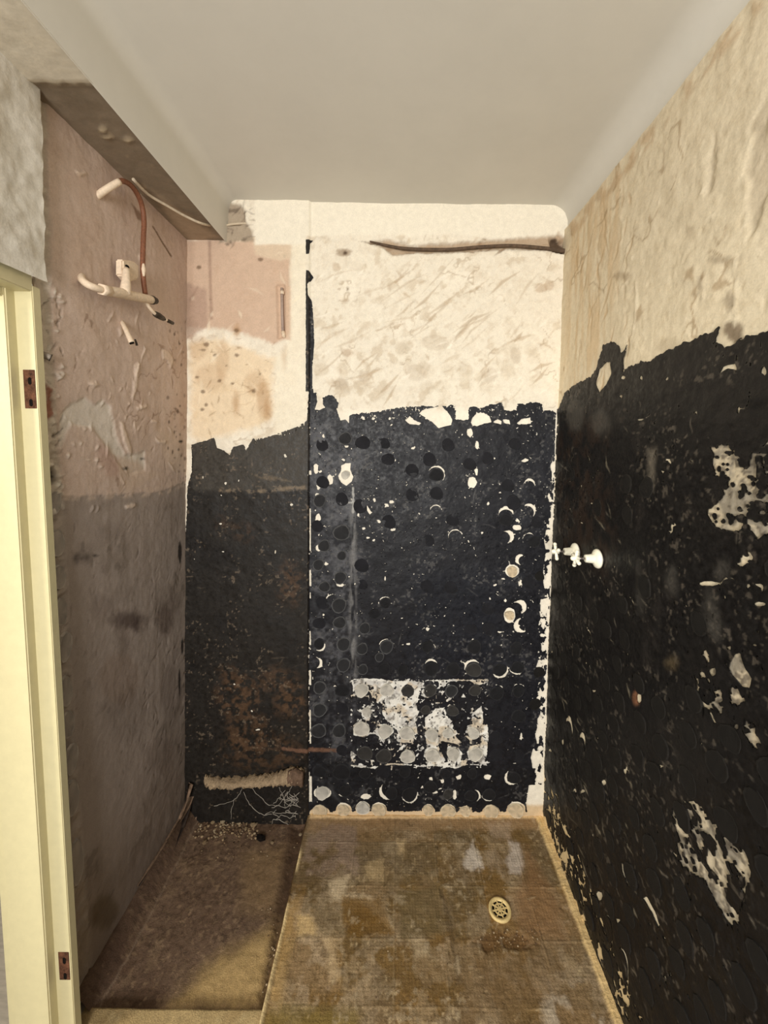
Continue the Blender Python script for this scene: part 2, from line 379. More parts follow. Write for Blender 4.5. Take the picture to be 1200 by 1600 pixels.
# ---- black coating on the back wall
k = Canvas(BACK, -0.955, 0.70, -0.045, 2.56, 0.003, (27, 27, 32))
n1 = fbm(k.U, k.V, 0.12, 2); n2 = fbm(k.U, k.V, 0.035, 4)
k.h += (n1-0.5)*0.006+(n2-0.5)*0.0022+0.012*sstep(0.003, -0.003, k.U-US)+0.002
TOP = [(484, 604), (492, 613), (506, 622), (508, 618), (520, 617), (528, 630), (526, 642), (535, 655), (545, 650), (560, 646), (590, 643), (625, 637), (655, 634), (687, 635),
       (711, 633), (712, 656), (732, 656), (733, 635), (750, 638), (762, 633), (785, 628), (788, 641), (806, 641), (808, 630), (822, 632), (838, 627), (847, 632), (848, 642), (860, 640), (868, 646)]
k.add(k.poly(TOP+[(866, 760), (861, 900), (855, 1000), (848, 1150), (844, 1268), (660, 1267), (484, 1266)], 0.004, 0.006))
k.add(k.poly([(479, 377), (490, 376), (485, 381), (484, 399), (479, 399)], 0.001, 0.001))
k.add(k.poly([(479, 424), (483, 424), (490, 434), (485, 441), (481, 446), (482, 462), (488, 472), (490, 500), (491, 540), (488, 575), (488, 612), (479, 612)], 0.0012, 0.0015))
k.add(k.poly([(484, 600), (481, 660), (484, 1268), (520, 1268), (520, 660)], 0.001))
LB = [(302, 695), (305, 694), (325, 689), (336, 684), (338, 690), (341, 699), (352, 704), (361, 711), (366, 698), (376, 696), (382, 695), (386, 704), (392, 694), (397, 686),
      (420, 683), (440, 676), (458, 670), (470, 664), (482, 657)]
k.add(k.poly(LB+[(484, 1305), (286, 1305), (288, 1000), (290, 900), (296, 760), (302, 735)], 0.0025, 0.003))
# fuzzy brushed upper edge
fz = sstep(0.62, 0.70, fbm(k.U, k.V, 0.010, 5, 3, 1.4, 1.0))
w, d = k.poly([(548, 642), (600, 634), (660, 628), (690, 632), (760, 628), (850, 622), (850, 650), (700, 655), (548, 656)], 0.003)
k.f[w] = np.where((d > 0) & (fz[w] > 0.5), -0.002, k.f[w])
w, d = k.poly([(398, 682), (440, 672), (478, 656), (478, 668), (440, 684), (400, 692)], 0.002)
k.f[w] = np.where((d > 0) & (fz[w] > 0.4), -0.002, k.f[w])
def jag(cv, x, y, rx, ry, rnd=random.Random(77)):
    """small irregular flake"""
    n = rnd.randint(6, 9); p0 = rnd.uniform(0, 6.28); pts = []
    for i in range(n):
        a = p0+6.283*i/n+rnd.uniform(-.25, .25); q = rnd.choice((.55, .8, 1.0, 1.25)) if max(rx, ry) < 7 else rnd.uniform(.85, 1.12)
        pts.append((x+rx*q*math.cos(a), y+ry*q*math.sin(a)))
    cv.hole(cv.poly(pts, 0.0012, 0.0015, 0.01))
def H_(x, y, rx, ry, rot=0, r=0.0016, f=0.0012):
    if rx > 9 or ry > 11: k.hole(k.ell(x, y, rx, ry, rot, r, f))
    else: jag(k, x, y, rx, ry)
def crescent(cv, x, y, r, ang, thick=0.45, ry=None):
    """a flake missing along one side of an adhesive dab; ang: 0 right, 90 up (photo)"""
    ry = ry or r; a = math.radians(ang)
    w, d1 = cv.ell(x, y, r, ry, 0, 0.003, 0.003)
    u, v = cv.pl.uv(x-math.cos(a)*r*thick*1.3, y+math.sin(a)*ry*thick*1.3)
    u0, v0 = cv.pl.uv(x, y); u1, v1 = cv.pl.uv(x+r, y); u2, v2 = cv.pl.uv(x, y-ry)
    M = np.linalg.inv(np.array([[u1-u0, v1-v0], [u2-u0, v2-v0]]).T); dx, dy = cv.U[w]-u, cv.V[w]-v
    q = np.sqrt((M[0, 0]*dx+M[0, 1]*dy)**2+(M[1, 0]*dx+M[1, 1]*dy)**2)
    m = math.hypot(u1-u0, v1-v0)
    cv.hole((w, np.minimum(d1, -(1-q)*m+0.0006)))
HP = lambda pts, r=0.0015, f=0.0015: k.hole(k.poly(pts, r, f))
HP([(494, 616), (500, 613), (504, 620), (505, 632), (509, 637), (500, 641), (492, 640), (496, 628)])
HP([(527, 642), (540, 645), (546, 650), (545, 661), (540, 655), (532, 657)])
HP([(660, 641), (671, 638), (690, 634), (701, 646), (707, 656), (705, 664), (685, 669), (677, 661), (662, 651), (655, 646)])
HP([(633, 657), (640, 650), (648, 657), (658, 661), (655, 664), (640, 663)])
HP([(735, 660), (738, 652), (745, 646), (755, 645), (765, 650), (768, 660), (755, 662), (745, 666), (737, 664)])
HP([(769, 660), (777, 655), (784, 658), (783, 663)]); HP([(784, 655), (796, 656), (797, 663), (788, 661)])
HP([(807, 662), (814, 655), (829, 652), (830, 662), (820, 663)])
HP([(533, 727), (540, 724), (548, 724), (547, 733), (552, 745), (550, 752), (541, 759), (532, 753), (528, 744), (533, 735)])
HP([(565, 797), (574, 790), (581, 801), (578, 804), (573, 797)], 0.001, 0.001)
for t in [(505, 681, 2.5, 4), (506, 691, 3, 4), (505, 701, 4, 3), (494, 732, 4, 9), (500, 737, 3, 3), (516, 749, 5, 9), (536, 718, 3, 3), (497, 760, 3, 5), (497, 773, 5, 5), (497, 809, 5, 7),
          (500, 856, 7, 6), (559, 694, 3, 6), (542, 698, 3, 2), (646, 700, 3, 2), (614, 718, 5, 3), (609, 655, 2, 2), (612, 664, 2, 2), (584, 654, 4, 2), (585, 781, 2, 3), (560, 805, 2, 4),
          (612, 785, 4, 3), (604, 790, 4, 4), (592, 814, 4, 3), (568, 826, 3, 2), (613, 827, 5, 4), (575, 840, 3, 2), (584, 844, 3, 2), (772, 716, 3, 2), (820, 719, 6, 3), (744, 736, 5, 6), (737, 753, 7, 9),
          (734, 676, 5, 7), (745, 696, 3, 7), (762, 787, 2, 5), (808, 813, 6, 4), (808, 824, 8, 5), (753, 832, 2.5, 2), (800, 892, 11, 10), (796, 961, 9, 12), (786, 904, 4, 2), (774, 914, 3, 2), (813, 911, 3, 5),
          (739, 1000, 3, 2.5), (806, 1018, 5, 5), (780, 987, 3, 1.6), (667, 983, 4, 4), (638, 1006, 3, 2), (629, 1007, 2, 1.6), (510, 880, 3, 3), (602, 903, 1.6, 4), (531, 913, 7, 4), (506, 960, 2.5, 3),
          (628, 966, 3, 1.5), (504, 1238, 14, 10), (536, 1241, 7, 4), (572, 1244, 9, 5), (674, 1217, 4, 4), (691, 1219, 3, 4), (612, 1199, 1.4, 5), (502, 1214, 3, 2), (717, 1213, 4, 6), (710, 1241, 3.5, 8),
          (804, 1192, 3, 1.8), (762, 1214, 6, 4), (814, 1150, 2, 7), (660, 1230, 3, 3), (679, 1238, 5, 4), (687, 1232, 3, 2), (666, 1242, 2, 2), (447, 712, 3, 3), (354, 755, 2.5, 2.5), (348, 773, 1.6, 1.6),
          (347, 817, 4, 1.6), (457, 788, 4, 3), (350, 861, 2, 1.5), (432, 861, 1.3, 3), (320, 745, 1.3, 4), (375, 751, 1.4, 1.6), (306, 872, 1.2, 1.2), (368, 1066, 2, 2), (395, 1108, 2, 2), (405, 1137, 4, 1.5),
          (789, 938, 2, 2), (765, 935, 2, 2), (733, 942, 1.6, 1.8)]:
    H_(*t)
for t in [(682, 741, 13, 60, .12), (827, 756, 9, 80, .35), (790, 803, 12, 90, .3), (826, 798, 11, 45, .3), (793, 838, 10, 20, .5), (681, 797, 9, 90, .15), (812, 874, 8, 160, .6), (812, 948, 11, 30, .55),
          (813, 977, 11, 200, .55), (674, 1040, 11, 80, .25), (719, 1045, 12, 10, .12), (738, 1043, 13, 120, .22), (781, 1046, 13, -60, .22), (807, 1042, 12, -80, .2), (669, 1012, 11, 90, .12),
          (602, 942, 10, 90, .08), (605, 1236, 13, 225, .35), (640, 1241, 13, -60, .3), (741, 1243, 10, 0, .22), (762, 1242, 10, -90, .45), (800, 1214, 12, 215, .32), (787, 883, 10, -40, .12), (604, 1010, 12, 110, .06),
          (520, 940, 12, 150, .08), (711, 838, 11, 110, .1), (826, 842, 10, 110, .12), (776, 1080, 11, 60, .07), (810, 1079, 11, 120, .07), (495, 1035, 9, 0, .35), (500, 1009, 9, -50, .3)]:
    crescent(k, *t)
# pale strip of plaster up the right-hand corner, scalloped by the dabs
for y0, y1, x0, x1 in [(652, 690, 861, 870), (690, 712, 862, 870), (718, 738, 859, 868), (765, 784, 855, 866), (788, 806, 859, 868), (810, 824, 852, 866), (828, 858, 849, 864), (864, 932, 848, 862), (936, 964, 841, 858),
                       (966, 995, 840, 857), (997, 1029, 839, 856), (1031, 1063, 836, 854), (1066, 1130, 837, 852), (1130, 1163, 836, 851), (1165, 1200, 829, 850), (1200, 1226, 833, 849), (1226, 1282, 822, 848)]:
    HP([(x0+4, y0), (x1, y0-2), (x1+6, y0), (x1+6, y1), (x1, y1), (x0+3, y1), (x0, (y0+y1)/2)], 0.002, 0.0015)
for i in range(22):
    y = 660+i*28; x = 866-(y-660)*0.034; HP([(x-1.2, y-11), (x+2.5, y-11), (x+2.5, y+10), (x-1.2, y+9)], 0.001, 0.0015)
w, d = k.poly([(836, 655), (868, 650), (862, 860), (852, 1100), (846, 1225), (826, 1225), (836, 1000), (846, 860)], 0.002)
k.f[w] = np.where((d > 0) & (fbm(k.U, k.V, 0.035, 4, 4, 1.6, 1)[w] > 0.56), 0.003, k.f[w])
# foot of the wall
for x, y, rx, ry in [(500, 1268, 15, 9), (537, 1264, 12, 11), (567, 1262, 11, 11), (592, 1265, 12, 13), (669, 1266, 10, 10), (700, 1267, 12, 12), (727, 1267, 10, 9), (767, 1268, 14, 10), (806, 1266, 15, 14), (640, 1272, 8, 5)]:
    H_(x, y, rx, ry, 0, 0.003, 0.002)
# bright line at the joint of the two bays
for y0, y1, ww in [(794, 861, 1.2), (890, 916, 1.6), (925, 935, 1), (985, 1008, 1.2), (1046, 1070, 1.6), (1108, 1162, 1.4), (1212, 1252, 2.8), (735, 742, 2)]:
    HP([(484.5-ww/2, y0), (484.5+ww, y0), (485+ww, y1), (484.5-ww/2, y1)], 0.0003, 0.0006)
# block of white mortar low on the wall
MW = [[(550, 1066), (564, 1059), (592, 1060), (614, 1063), (640, 1063), (663, 1066), (660, 1074), (654, 1088), (651, 1105), (655, 1112), (650, 1128), (652, 1145), (645, 1160), (632, 1160), (620, 1157), (619, 1140), (606, 1128), (598, 1115),
       (597, 1100), (585, 1090), (577, 1080), (568, 1085), (552, 1086)],
      [(664, 1120), (675, 1113), (680, 1106), (695, 1106), (698, 1118), (708, 1132), (712, 1150), (722, 1160), (715, 1164), (700, 1160), (690, 1158), (685, 1165), (692, 1180), (697, 1190), (730, 1186), (728, 1195), (712, 1200),
       (690, 1196), (665, 1193), (662, 1178), (668, 1165), (664, 1150)],
      [(737, 1115), (752, 1102), (755, 1125), (760, 1138), (763, 1150), (760, 1180), (755, 1195), (745, 1188), (732, 1184), (729, 1175), (735, 1165), (750, 1162), (752, 1150), (735, 1157), (725, 1150), (730, 1133), (738, 1130)],
      [(566, 1103), (580, 1102), (582, 1112), (576, 1125), (568, 1124), (564, 1112)], [(552, 1132), (562, 1125), (576, 1130), (580, 1145), (570, 1152), (552, 1148)], [(590, 1130), (606, 1130), (616, 1142), (608, 1150), (596, 1154), (586, 1146)],
      [(625, 1183), (633, 1172), (646, 1172), (650, 1182), (646, 1190), (630, 1187)], [(549, 1172), (558, 1180), (552, 1184), (548, 1180)], [(700, 1166), (714, 1166), (722, 1176), (720, 1188), (700, 1188), (697, 1176)],
      [(548, 1194), (585, 1197), (610, 1191), (660, 1194), (760, 1193), (760, 1195), (660, 1197), (612, 1194), (585, 1200), (548, 1197)], [(664, 1062), (760, 1061), (762, 1064), (664, 1064)], [(660, 1072), (682, 1068), (680, 1084), (668, 1090), (658, 1086)],
      [(735, 1064), (762, 1063), (758, 1068), (744, 1070)]]
for p in MW: HP(p, 0.0025, 0.0025)
w, d = k.poly([(548, 1060), (762, 1060), (764, 1200), (548, 1200)], 0.004)
fz2 = fbm(k.U, k.V, 0.013, 2, 3)
k.f[w] = np.where((d > 0) & (fz2[w] > 0.63), -0.003, k.f[w])
k.add(k.ell(637, 1079, 9, 10, 0, 0.004, 0.003))
w, d = k.poly([(552, 1062), (760, 1062), (762, 1198), (552, 1198)], 0.004)
k.f[w] = np.where((d > 0) & (fbm(k.U, k.V, 0.012, 5, 3)[w] > 0.68), 0.003, k.f[w])
# tiny flecks everywhere on the tiled bay
uL, uR = BACK.uv(486, 900)[0], BACK.uv(862, 900)[0]
tiny = fbm(k.U, k.V, 0.0075, 6, 2); big = fbm(k.U, k.V, 0.07, 3, 2)
zone = (k.U > US) & (tiny > 0.80-0.10*sstep(0.5, 0.72, big)-0.04*sstep(0.10, 0.0, k.U-US))
k.f = np.where(zone, np.minimum(k.f, (0.80-tiny)*0.02-0.0006), k.f)
# colours of the coating
dust = fbm(k.U, k.V, 0.10, 1, 4); dst2 = fbm(k.U, k.V, 0.018, 3, 3)
k.blend(sstep(0.5, 0.75, dust)*0.35, (50, 51, 57))
w, d = k.poly([(484, 660), (562, 660), (560, 1120), (540, 1270), (484, 1270)], 0.02)
k.paint((w, d), (88, 88, 92), 0.04, 0.8, sstep(0.42, 0.72, dst2*0.5+dust*0.5))
k.paint(k.poly([(548, 745), (556, 745), (556, 1080), (546, 1080)], 0.004), (128, 126, 124), 0.012, 0.8, sstep(0.38, 0.62, fbm(k.U, k.V, 0.05, 2, 3, 2.5, .5)))
k.paint(k.poly([(541, 784), (565, 784), (565, 787), (541, 787)], 0.0005), (190, 188, 182), 0.002, 0.7)
k.paint(k.poly([(550.5, 760), (553.5, 760), (553.5, 802), (550.5, 802)], 0.0005), (190, 188, 182), 0.002, 0.7)
k.paint(k.poly([(640, 890), (790, 890), (770, 1050), (640, 1050)], 0.03), (24, 26, 34), 0.06, 0.7)
k.paint(k.poly([(488, 1150), (560, 1200), (830, 1200), (840, 1262), (490, 1262)], 0.01), (22, 23, 27), 0.03, 0.7)
for x, y, r in [(643, 735, 12), (643, 773, 12), (682, 770, 12), (612, 768, 11), (575, 770, 11), (640, 840, 11), (603, 865, 11), (636, 875, 10), (594, 884, 11), (640, 808, 12), (678, 808, 11), (606, 975, 11), (642, 948, 10), (570, 735, 11), (722, 740, 12)]:
    k.paint(k.ell(x, y, r, r, 0, 0.001), (26, 26, 30), 0.004, 0.75)
lp = sstep(0.003, -0.003, k.U-US)                             # left bay is browner
k.blend(lp, (38, 34, 30))
k.blend(lp*sstep(0.45, 0.75, dust)*0.5, (25, 22, 21))
k.paint(k.poly([(303, 680), (482, 650), (482, 764), (303, 766)], 0.004), (66, 61, 54), 0.012, 0.9)
k.paint(k.poly([(345, 762), (400, 765), (480, 757), (480, 764), (400, 770), (345, 768)], 0.003), (128, 112, 92), 0.006, 0.8, sstep(0.4, 0.6, dst2))
k.paint(k.poly([(400, 742), (430, 744), (460, 752), (440, 752), (412, 748)], 0.003), (110, 96, 78), 0.006, 0.7, sstep(0.4, 0.6, dst2))
for x, y, rx, ry, a in [(455, 910, 18, 30, .6), (375, 1085, 34, 30, .75), (455, 1090, 22, 28, .8), (390, 1140, 34, 34, .6), (430, 1060, 30, 20, .5), (350, 820, 8, 14, .4), (385, 830, 14, 12, .4), (410, 1170, 60, 30, .5), (360, 1050, 14, 10, .6)]:
    k.paint(k.ell(x, y, rx, ry, 0, 0.02, 0.008), (92, 68, 48), 0.03, a, sstep(0.36, 0.62, dst2))
k.paint(k.poly([(440, 1163), (480, 1167), (540, 1170), (540, 1175), (480, 1173), (442, 1168)], 0.002), (120, 88, 70), 0.004, 0.85)
k.blend(lp*sstep(0.70, 0.76, fbm(k.U, k.V, 0.010, 7, 2))*0.5*sstep(0.45, 0.6, big), (128, 112, 94))
k.strokes(46, (490, 850), (650, 1250), (4, 22), (0.7, 1.8), (0, 180), (116, 114, 112), 0.6, seed=51)
k.strokes(26, (305, 478), (690, 1200), (4, 20), (0.8, 1.8), (-20, 90), (104, 92, 78), 0.6, seed=52)
k.strokes(40, (488, 570), (650, 1260), (8, 40), (3, 10), (30, 150), (92, 92, 94), 0.5, soft=0.012, seed=53)
k.blend((1-lp)*sstep(0.62, 0.72, fbm(k.U, k.V, 0.011, 2, 2))*sstep(0.5, 0.62, dust)*0.5, (100, 98, 96))
coat_back = coat_obj('bitumen_coating', k, M_COAT, wall_back)
tag(coat_back, 'flaking black coating on the lower back wall')

# ================================================================== adhesive dabs (each a part of its wall)
def dab_mesh(name, seed, top, rim, hgt=0.004):
    r = random.Random(seed); n = 12; co = [(0, 0, hgt*0.85)]; cols = [lin(top)]; fs = []
    ph = [r.uniform(0, 6.28) for _ in range(3)]
    rad = [1+0.07*math.sin(2*6.283*i/n+ph[0])+0.05*math.sin(3*6.283*i/n+ph[1])+r.uniform(-.03, .03) for i in range(n)]
    for q, z, c in ((0.78, hgt*0.8, top), (0.93, hgt, rim), (1.0, -0.002, rim)):
        for i in range(n):
            a = 2*math.pi*i/n; co.append((rad[i]*q, a, z)); cols.append(lin(c)*r.uniform(.7, 1.25))
    co = [(co[0])]+[(p[0]*math.cos(p[1]), p[0]*math.sin(p[1]), p[2]) for p in co[1:]]
    for i in range(n):
        j = (i+1) % n; fs.append((0, 1+i, 1+j))
        for q in range(2): fs.append((1+q*n+i, 1+(q+1)*n+i, 1+(q+1)*n+j, 1+q*n+j))
    me = bpy.data.meshes.new(name); me.from_pydata(co, [], fs); me.update()
    set_col(me, np.array(cols)); me.materials.append(M_DAB); return me
DAB = {}
for i in range(4):
    DAB['black', i] = dab_mesh('adhesive_dab', i, (30, 30, 33), (46, 46, 48), 0.003)
    DAB['ghost', i] = dab_mesh('adhesive_dab', 10+i, (32, 32, 37), (35, 35, 40), 0.0012)
    DAB['dusty', i] = dab_mesh('adhesive_dab', 20+i, (46, 46, 48), (104, 104, 104))
    DAB['brown', i] = dab_mesh('adhesive_dab', 30+i, (26, 24, 22), (33, 30, 27), 0.0026)
    DAB['cream', i] = dab_mesh('adhesive_dab', 40+i, (226, 204, 170), (236, 218, 186))
    DAB['white', i] = dab_mesh('adhesive_dab', 50+i, (208, 202, 190), (232, 226, 212))
    DAB['grey', i] = dab_mesh('adhesive_dab', 60+i, (196, 186, 176), (204, 194, 184), 0.005)
    DAB['speck', i] = dab_mesh('adhesive_dab', 70+i, (58, 56, 54), (86, 84, 82))
def dab(parent, plane, u, v, d, r, kind, stretch=1.0, rot=0.0):
    me = DAB[kind, random.randrange(4)]
    o = bpy.data.objects.new('adhesive_dab', me); COL.objects.link(o); o.parent = parent
    x = unit(plane.eu); n = plane.n; y = np.cross(n, x)
    c, s = math.cos(rot), math.sin(rot); X = x*c+y*s; Y = -x*s+y*c
    p = plane.at(u, v, d)
    m = Matrix(((X[0]*r, Y[0]*r*stretch, n[0], p[0]), (X[1]*r, Y[1]*r*stretch, n[1], p[1]), (X[2]*r, Y[2]*r*stretch, n[2], p[2]), (0, 0, 0, 1)))
    o.matrix_world = m; return o
def field_at(cv, u, v):
    i = min(max(int(round((u-cv.u[0])/cv.res)), 0), len(cv.u)-1); j = min(max(int(round((v-cv.v[0])/cv.res)), 0), len(cv.v)-1)
    return cv.f[j, i], cv.h[j, i]
px2m = YB/F                                                   # metres per photo pixel on the back wall (about)
placed = []
def put_dab(x, y, r, kind, **kw):
    u, v = BACK.uv(x, y)
    f, h = field_at(k, u, v)
    dab(wall_back, BACK, u, v, h+0.0014, r*px2m, kind, **kw); placed.append((x, y, r))
# the dabs that read clearly in the photograph
for x, y, r, kd in [(500, 1073, 11, 'dusty'), (500, 1108, 12, 'dusty'), (498, 1141, 13, 'dusty'), (530, 1141, 12, 'dusty'), (535, 1078, 12, 'black'), (534, 1205, 15, 'black'), (500, 1205, 11, 'black'), (537, 1038, 12, 'dusty'), (537, 1006, 12, 'dusty'),
                    (566, 1013, 10, 'dusty'), (604, 1010, 12, 'dusty'), (593, 1026, 8, 'dusty'), (567, 1045, 9, 'dusty'), (531, 972, 11, 'dusty'), (570, 981, 10, 'dusty'), (585, 959, 9, 'black'), (530, 945, 13, 'dusty'), (534, 832, 14, 'dusty'), (534, 868, 8, 'dusty'),
                    (532, 902, 11, 'dusty'), (602, 942, 9, 'black'), (499, 1005, 9, 'black'), (741, 1010, 12, 'black'), (740, 1046, 13, 'speck'), (708, 1045, 12, 'black'), (674, 1045, 12, 'black'), (778, 1017, 10, 'ghost'), (806, 1012, 11, 'black'), (780, 1046, 11, 'black'), (808, 1042, 11, 'black'),
                    (776, 1083, 12, 'black'), (810, 1080, 10, 'black'), (705, 1079, 11, 'dusty'), (776, 1118, 11, 'ghost'), (810, 1118, 12, 'black'), (775, 1152, 12, 'ghost'), (775, 1180, 12, 'ghost'), (808, 1180, 12, 'ghost'), (803, 1214, 11, 'black'),
                    (764, 1240, 11, 'black'), (735, 1242, 10, 'black'), (640, 1240, 13, 'black'), (612, 1238, 11, 'black'), (540, 1234, 11, 'black'), (700, 1240, 9, 'speck'), (599, 1205, 12, 'ghost'), (668, 1010, 10, 'black'), (682, 742, 11, 'black'),
                    (567, 1262, 11, 'white'), (592, 1265, 12, 'cream'), (537, 1265, 10, 'cream'), (669, 1266, 9, 'cream'), (700, 1267, 12, 'cream'), (727, 1267, 9, 'cream'), (767, 1268, 13, 'cream'), (806, 1266, 13, 'cream'), (500, 1268, 13, 'cream'),
                    (504, 1238, 12, 'white'), (565, 1138, 13, 'white'), (602, 1142, 12, 'white'), (637, 1181, 12, 'white'), (565, 1078, 12, 'white'), (604, 1078, 11, 'white'), (637, 1079, 10, 'speck'), (636, 1145, 12, 'white'), (675, 1148, 11, 'white'), (700, 1145, 9, 'white'),
                    (676, 1180, 12, 'white'), (708, 1178, 11, 'white'), (743, 1178, 12, 'white'), (740, 1145, 10, 'white'), (672, 1078, 11, 'speck'), (742, 1078, 10, 'speck'), (707, 1110, 10, 'speck'), (600, 1180, 13, 'speck'), (570, 1176, 13, 'speck'), (665, 1108, 8, 'speck'), (573, 1112, 8, 'white'),
                    (540, 742, 7, 'white'), (800, 893, 9, 'cream'), (796, 961, 8, 'cream'), (644, 735, 11, 'ghost'), (644, 773, 11, 'ghost'), (682, 771, 11, 'ghost'), (790, 812, 11, 'black'), (835, 846, 10, 'black'), (842, 1050, 9, 'brown'), (836, 1100, 10, 'brown'), (843, 900, 8, 'brown')]:
    put_dab(x, y, r, kd)
yy = 690
while yy < 1240:
    xx = 502
    while xx < 850:
        x = xx+random.uniform(-7, 7); y = yy+random.uniform(-6, 6)
        if all((x-a)**2+(y-c)**2 > (r+11)**2 for a, c, r in placed) and not (548 < x < 765 and 1056 < y < 1202):
            u, v = BACK.uv(x, y); f, h = field_at(k, u, v)
            near = (x < 560) or (y > 1000)
            if f > 0.004 and (near and random.random() < 0.85 or random.random() < 0.30):
                put_dab(x, y, random.uniform(9, 12), ('dusty' if random.random() < .5 else 'ghost') if x < 560 else ('black' if near else 'ghost'))
        xx += 33
    yy += 32

# ================================================================== RIGHT WALL
YR = 0.50
g = Canvas(RIGHT, YR, YB+0.02, -0.03, 2.60, 0.005, (222, 209, 182))
M1 = fbm(g.U, g.V, 0.16, 3); M2 = fbm(g.U, g.V, 0.04, 5); MS = fbm(g.U, g.V, 0.06, 6, 4, 2.5, 0.35)
g.blend(sstep(0.56, 0.75, M2)*0.18, (196, 178, 146)); g.blend(sstep(0.55, 0.8, M1)*0.4, (232, 218, 190))
g.paint(g.poly([(893, 355), (960, 270), (985, 250), (970, 400), (940, 560), (880, 640)], 0.03), (206, 178, 138), 0.06, 0.6, sstep(0.35, 0.65, MS))
M5 = fbm(g.U, g.V, 0.013, 7, 3); CG = ridged(g.U, g.V, 0.17, 1, 4)
g.blend(sstep(0.60, 0.7, M5)*0.3, (196, 178, 146)); g.blend(sstep(0.97, 0.99, CG)*sstep(0.5, 0.6, M1)*0.6, (160, 134, 100))
g.h += (M1-0.5)*0.010+(M2-0.5)*0.004+(MS-0.5)*0.002+(M5-0.5)*0.0012
g.strokes(40, (900, 990), (300, 620), (20, 80), (1.5, 4), (70, 100), (186, 156, 116), 0.6, -0.0018, seed=21)
g.strokes(40, (960, 1200), (200, 540), (6, 30), (1.5, 5), (20, 130), (198, 180, 150), 0.6, -0.0015, seed=22)
g.strokes(30, (960, 1200), (200, 540), (6, 26), (1.5, 4), (40, 130), (240, 228, 204), 0.7, 0.002, seed=23)
for pts in [[(1150, 0), (1195, 0), (1060, 150), (900, 352), (890, 356)], ]:
    g.paint(g.poly([(1180, 0), (1200, 6), (1110, 110), (960, 296), (893, 372), (890, 352)], 0.006), (188, 158, 122), 0.012, 0.55, sstep(0.35, 0.6, M2))
for pts in [[(1177, 180), (1200, 140), (1200, 300), (1172, 370), (1165, 330), (1172, 280), (1162, 270)], [(1105, 240), (1115, 215), (1118, 225), (1110, 290), (1104, 300)]]:
    g.relief(g.poly(pts, 0.014, 0.006), -0.004, 0.008); g.paint(g.poly(pts, 0.014, 0.006), (198, 184, 160), 0.010, 0.6)
for x, y, rx, ry, a, cc in [(1042, 540, 20, 14, .5, (176, 160, 134)), (1140, 468, 10, 14, .7, (150, 134, 112)), (1095, 445, 3, 12, .5, (120, 100, 78)), (1132, 405, 14, 4, .5, (130, 110, 86)), (1078, 362, 7, 9, .4, (170, 150, 122)), (970, 432, 16, 5, .5, (150, 126, 96)), (1146, 520, 14, 16, .9, (120, 104, 84))]:
    g.paint(g.ell(x, y, rx, ry, 0, 0.008, 0.004), cc, 0.008, a)
for pts in [[(993, 440), (995, 440), (997, 475), (994, 500), (987, 530), (985, 530), (992, 498)], [(1147, 405), (1149, 405), (1151, 450), (1149, 510), (1147, 510), (1149, 450)]]:
    g.relief(g.poly(pts, 0.002), 0.002, 0.003); g.paint(g.poly(pts, 0.002), (236, 224, 198), 0.004, 0.6)
g.paint(g.poly([(850, 1200), (848, 1280), (980, 1610), (1010, 1610), (865, 1220)], 0.01), (222, 196, 148), 0.02, 0.9)
for pts in [[(1100, 680), (1210, 660), (1210, 860), (1100, 850)], [(1075, 990), (1205, 1000), (1205, 1190), (1075, 1120)], [(1040, 1230), (1190, 1240), (1190, 1470), (1040, 1370)]]:
    q_ = g.poly(pts, 0.0); g.paint(q_, (196, 182, 156), 0.01, 0.9); g.paint(q_, (142, 134, 120), 0.01, 0.9, sstep(0.46, 0.58, M2)); g.paint(q_, (88, 80, 70), 0.01, 0.8, sstep(0.56, 0.64, M5)); g.h[q_[0]] += (M5-0.5)[q_[0]]*0.004
g.h = np.where(g.U > YB-0.03, np.minimum(g.h, 0.004), g.h)
wall_right = tag(grid_obj('wall_right', g, M_PLASTER), 'right wall: cream plaster above black waterproof coating', kind='structure')

g2 = Canvas(RIGHT, YF, YR+0.002, -0.03, 2.60, 0.012, (222, 209, 182))
p1_ = fbm(g2.U, g2.V, 0.16, 3); p2_ = fbm(g2.U, g2.V, 0.04, 5); p3_ = fbm(g2.U, g2.V, 0.06, 6, 4, 2.5, 0.35)
g2.blend(sstep(0.56, 0.75, p2_)*0.18, (196, 178, 146)); g2.blend(sstep(0.55, 0.8, p1_)*0.4, (232, 218, 190)); g2.h += (p1_-0.5)*0.010+(p2_-0.5)*0.004+(p3_-0.5)*0.002
grid_obj('near_plaster', g2, M_PLASTER, wall_right)
g3 = Canvas(RIGHT, YF, 0.503, 0.0, 2.10, 0.008, (23, 21, 20))
p1_ = fbm(g3.U, g3.V, 0.16, 3); p2_ = fbm(g3.U, g3.V, 0.04, 5); p3_ = fbm(g3.U, g3.V, 0.06, 6, 4, 2.5, 0.35)
g3.h += (p1_-0.5)*0.010+(p2_-0.5)*0.004+(p3_-0.5)*0.002+0.0028; vt_ = RIGHT.uv(1200, 515)[1]
g3.add(g3.poly([(0.60, vt_+0.008), (YF-0.1, vt_+0.03), (YF-0.1, -0.1), (0.60, -0.1)], 0.006, 0.006, px=False))
coat_near = g3
r = Canvas(RIGHT, YR, YB, 0.0, 2.10, 0.0036, (23, 21, 20))
m1 = fbm(r.U, r.V, 0.16, 3); m2 = fbm(r.U, r.V, 0.04, 5); ms = fbm(r.U, r.V, 0.06, 6, 4, 2.5, 0.35)
r.h += (m1-0.5)*0.010+(m2-0.5)*0.004+(ms-0.5)*0.002+0.0028
r.h = np.where(r.U > YB-0.03, np.minimum(r.h, 0.006), r.h)
vt = RIGHT.uv(1200, 515)[1]
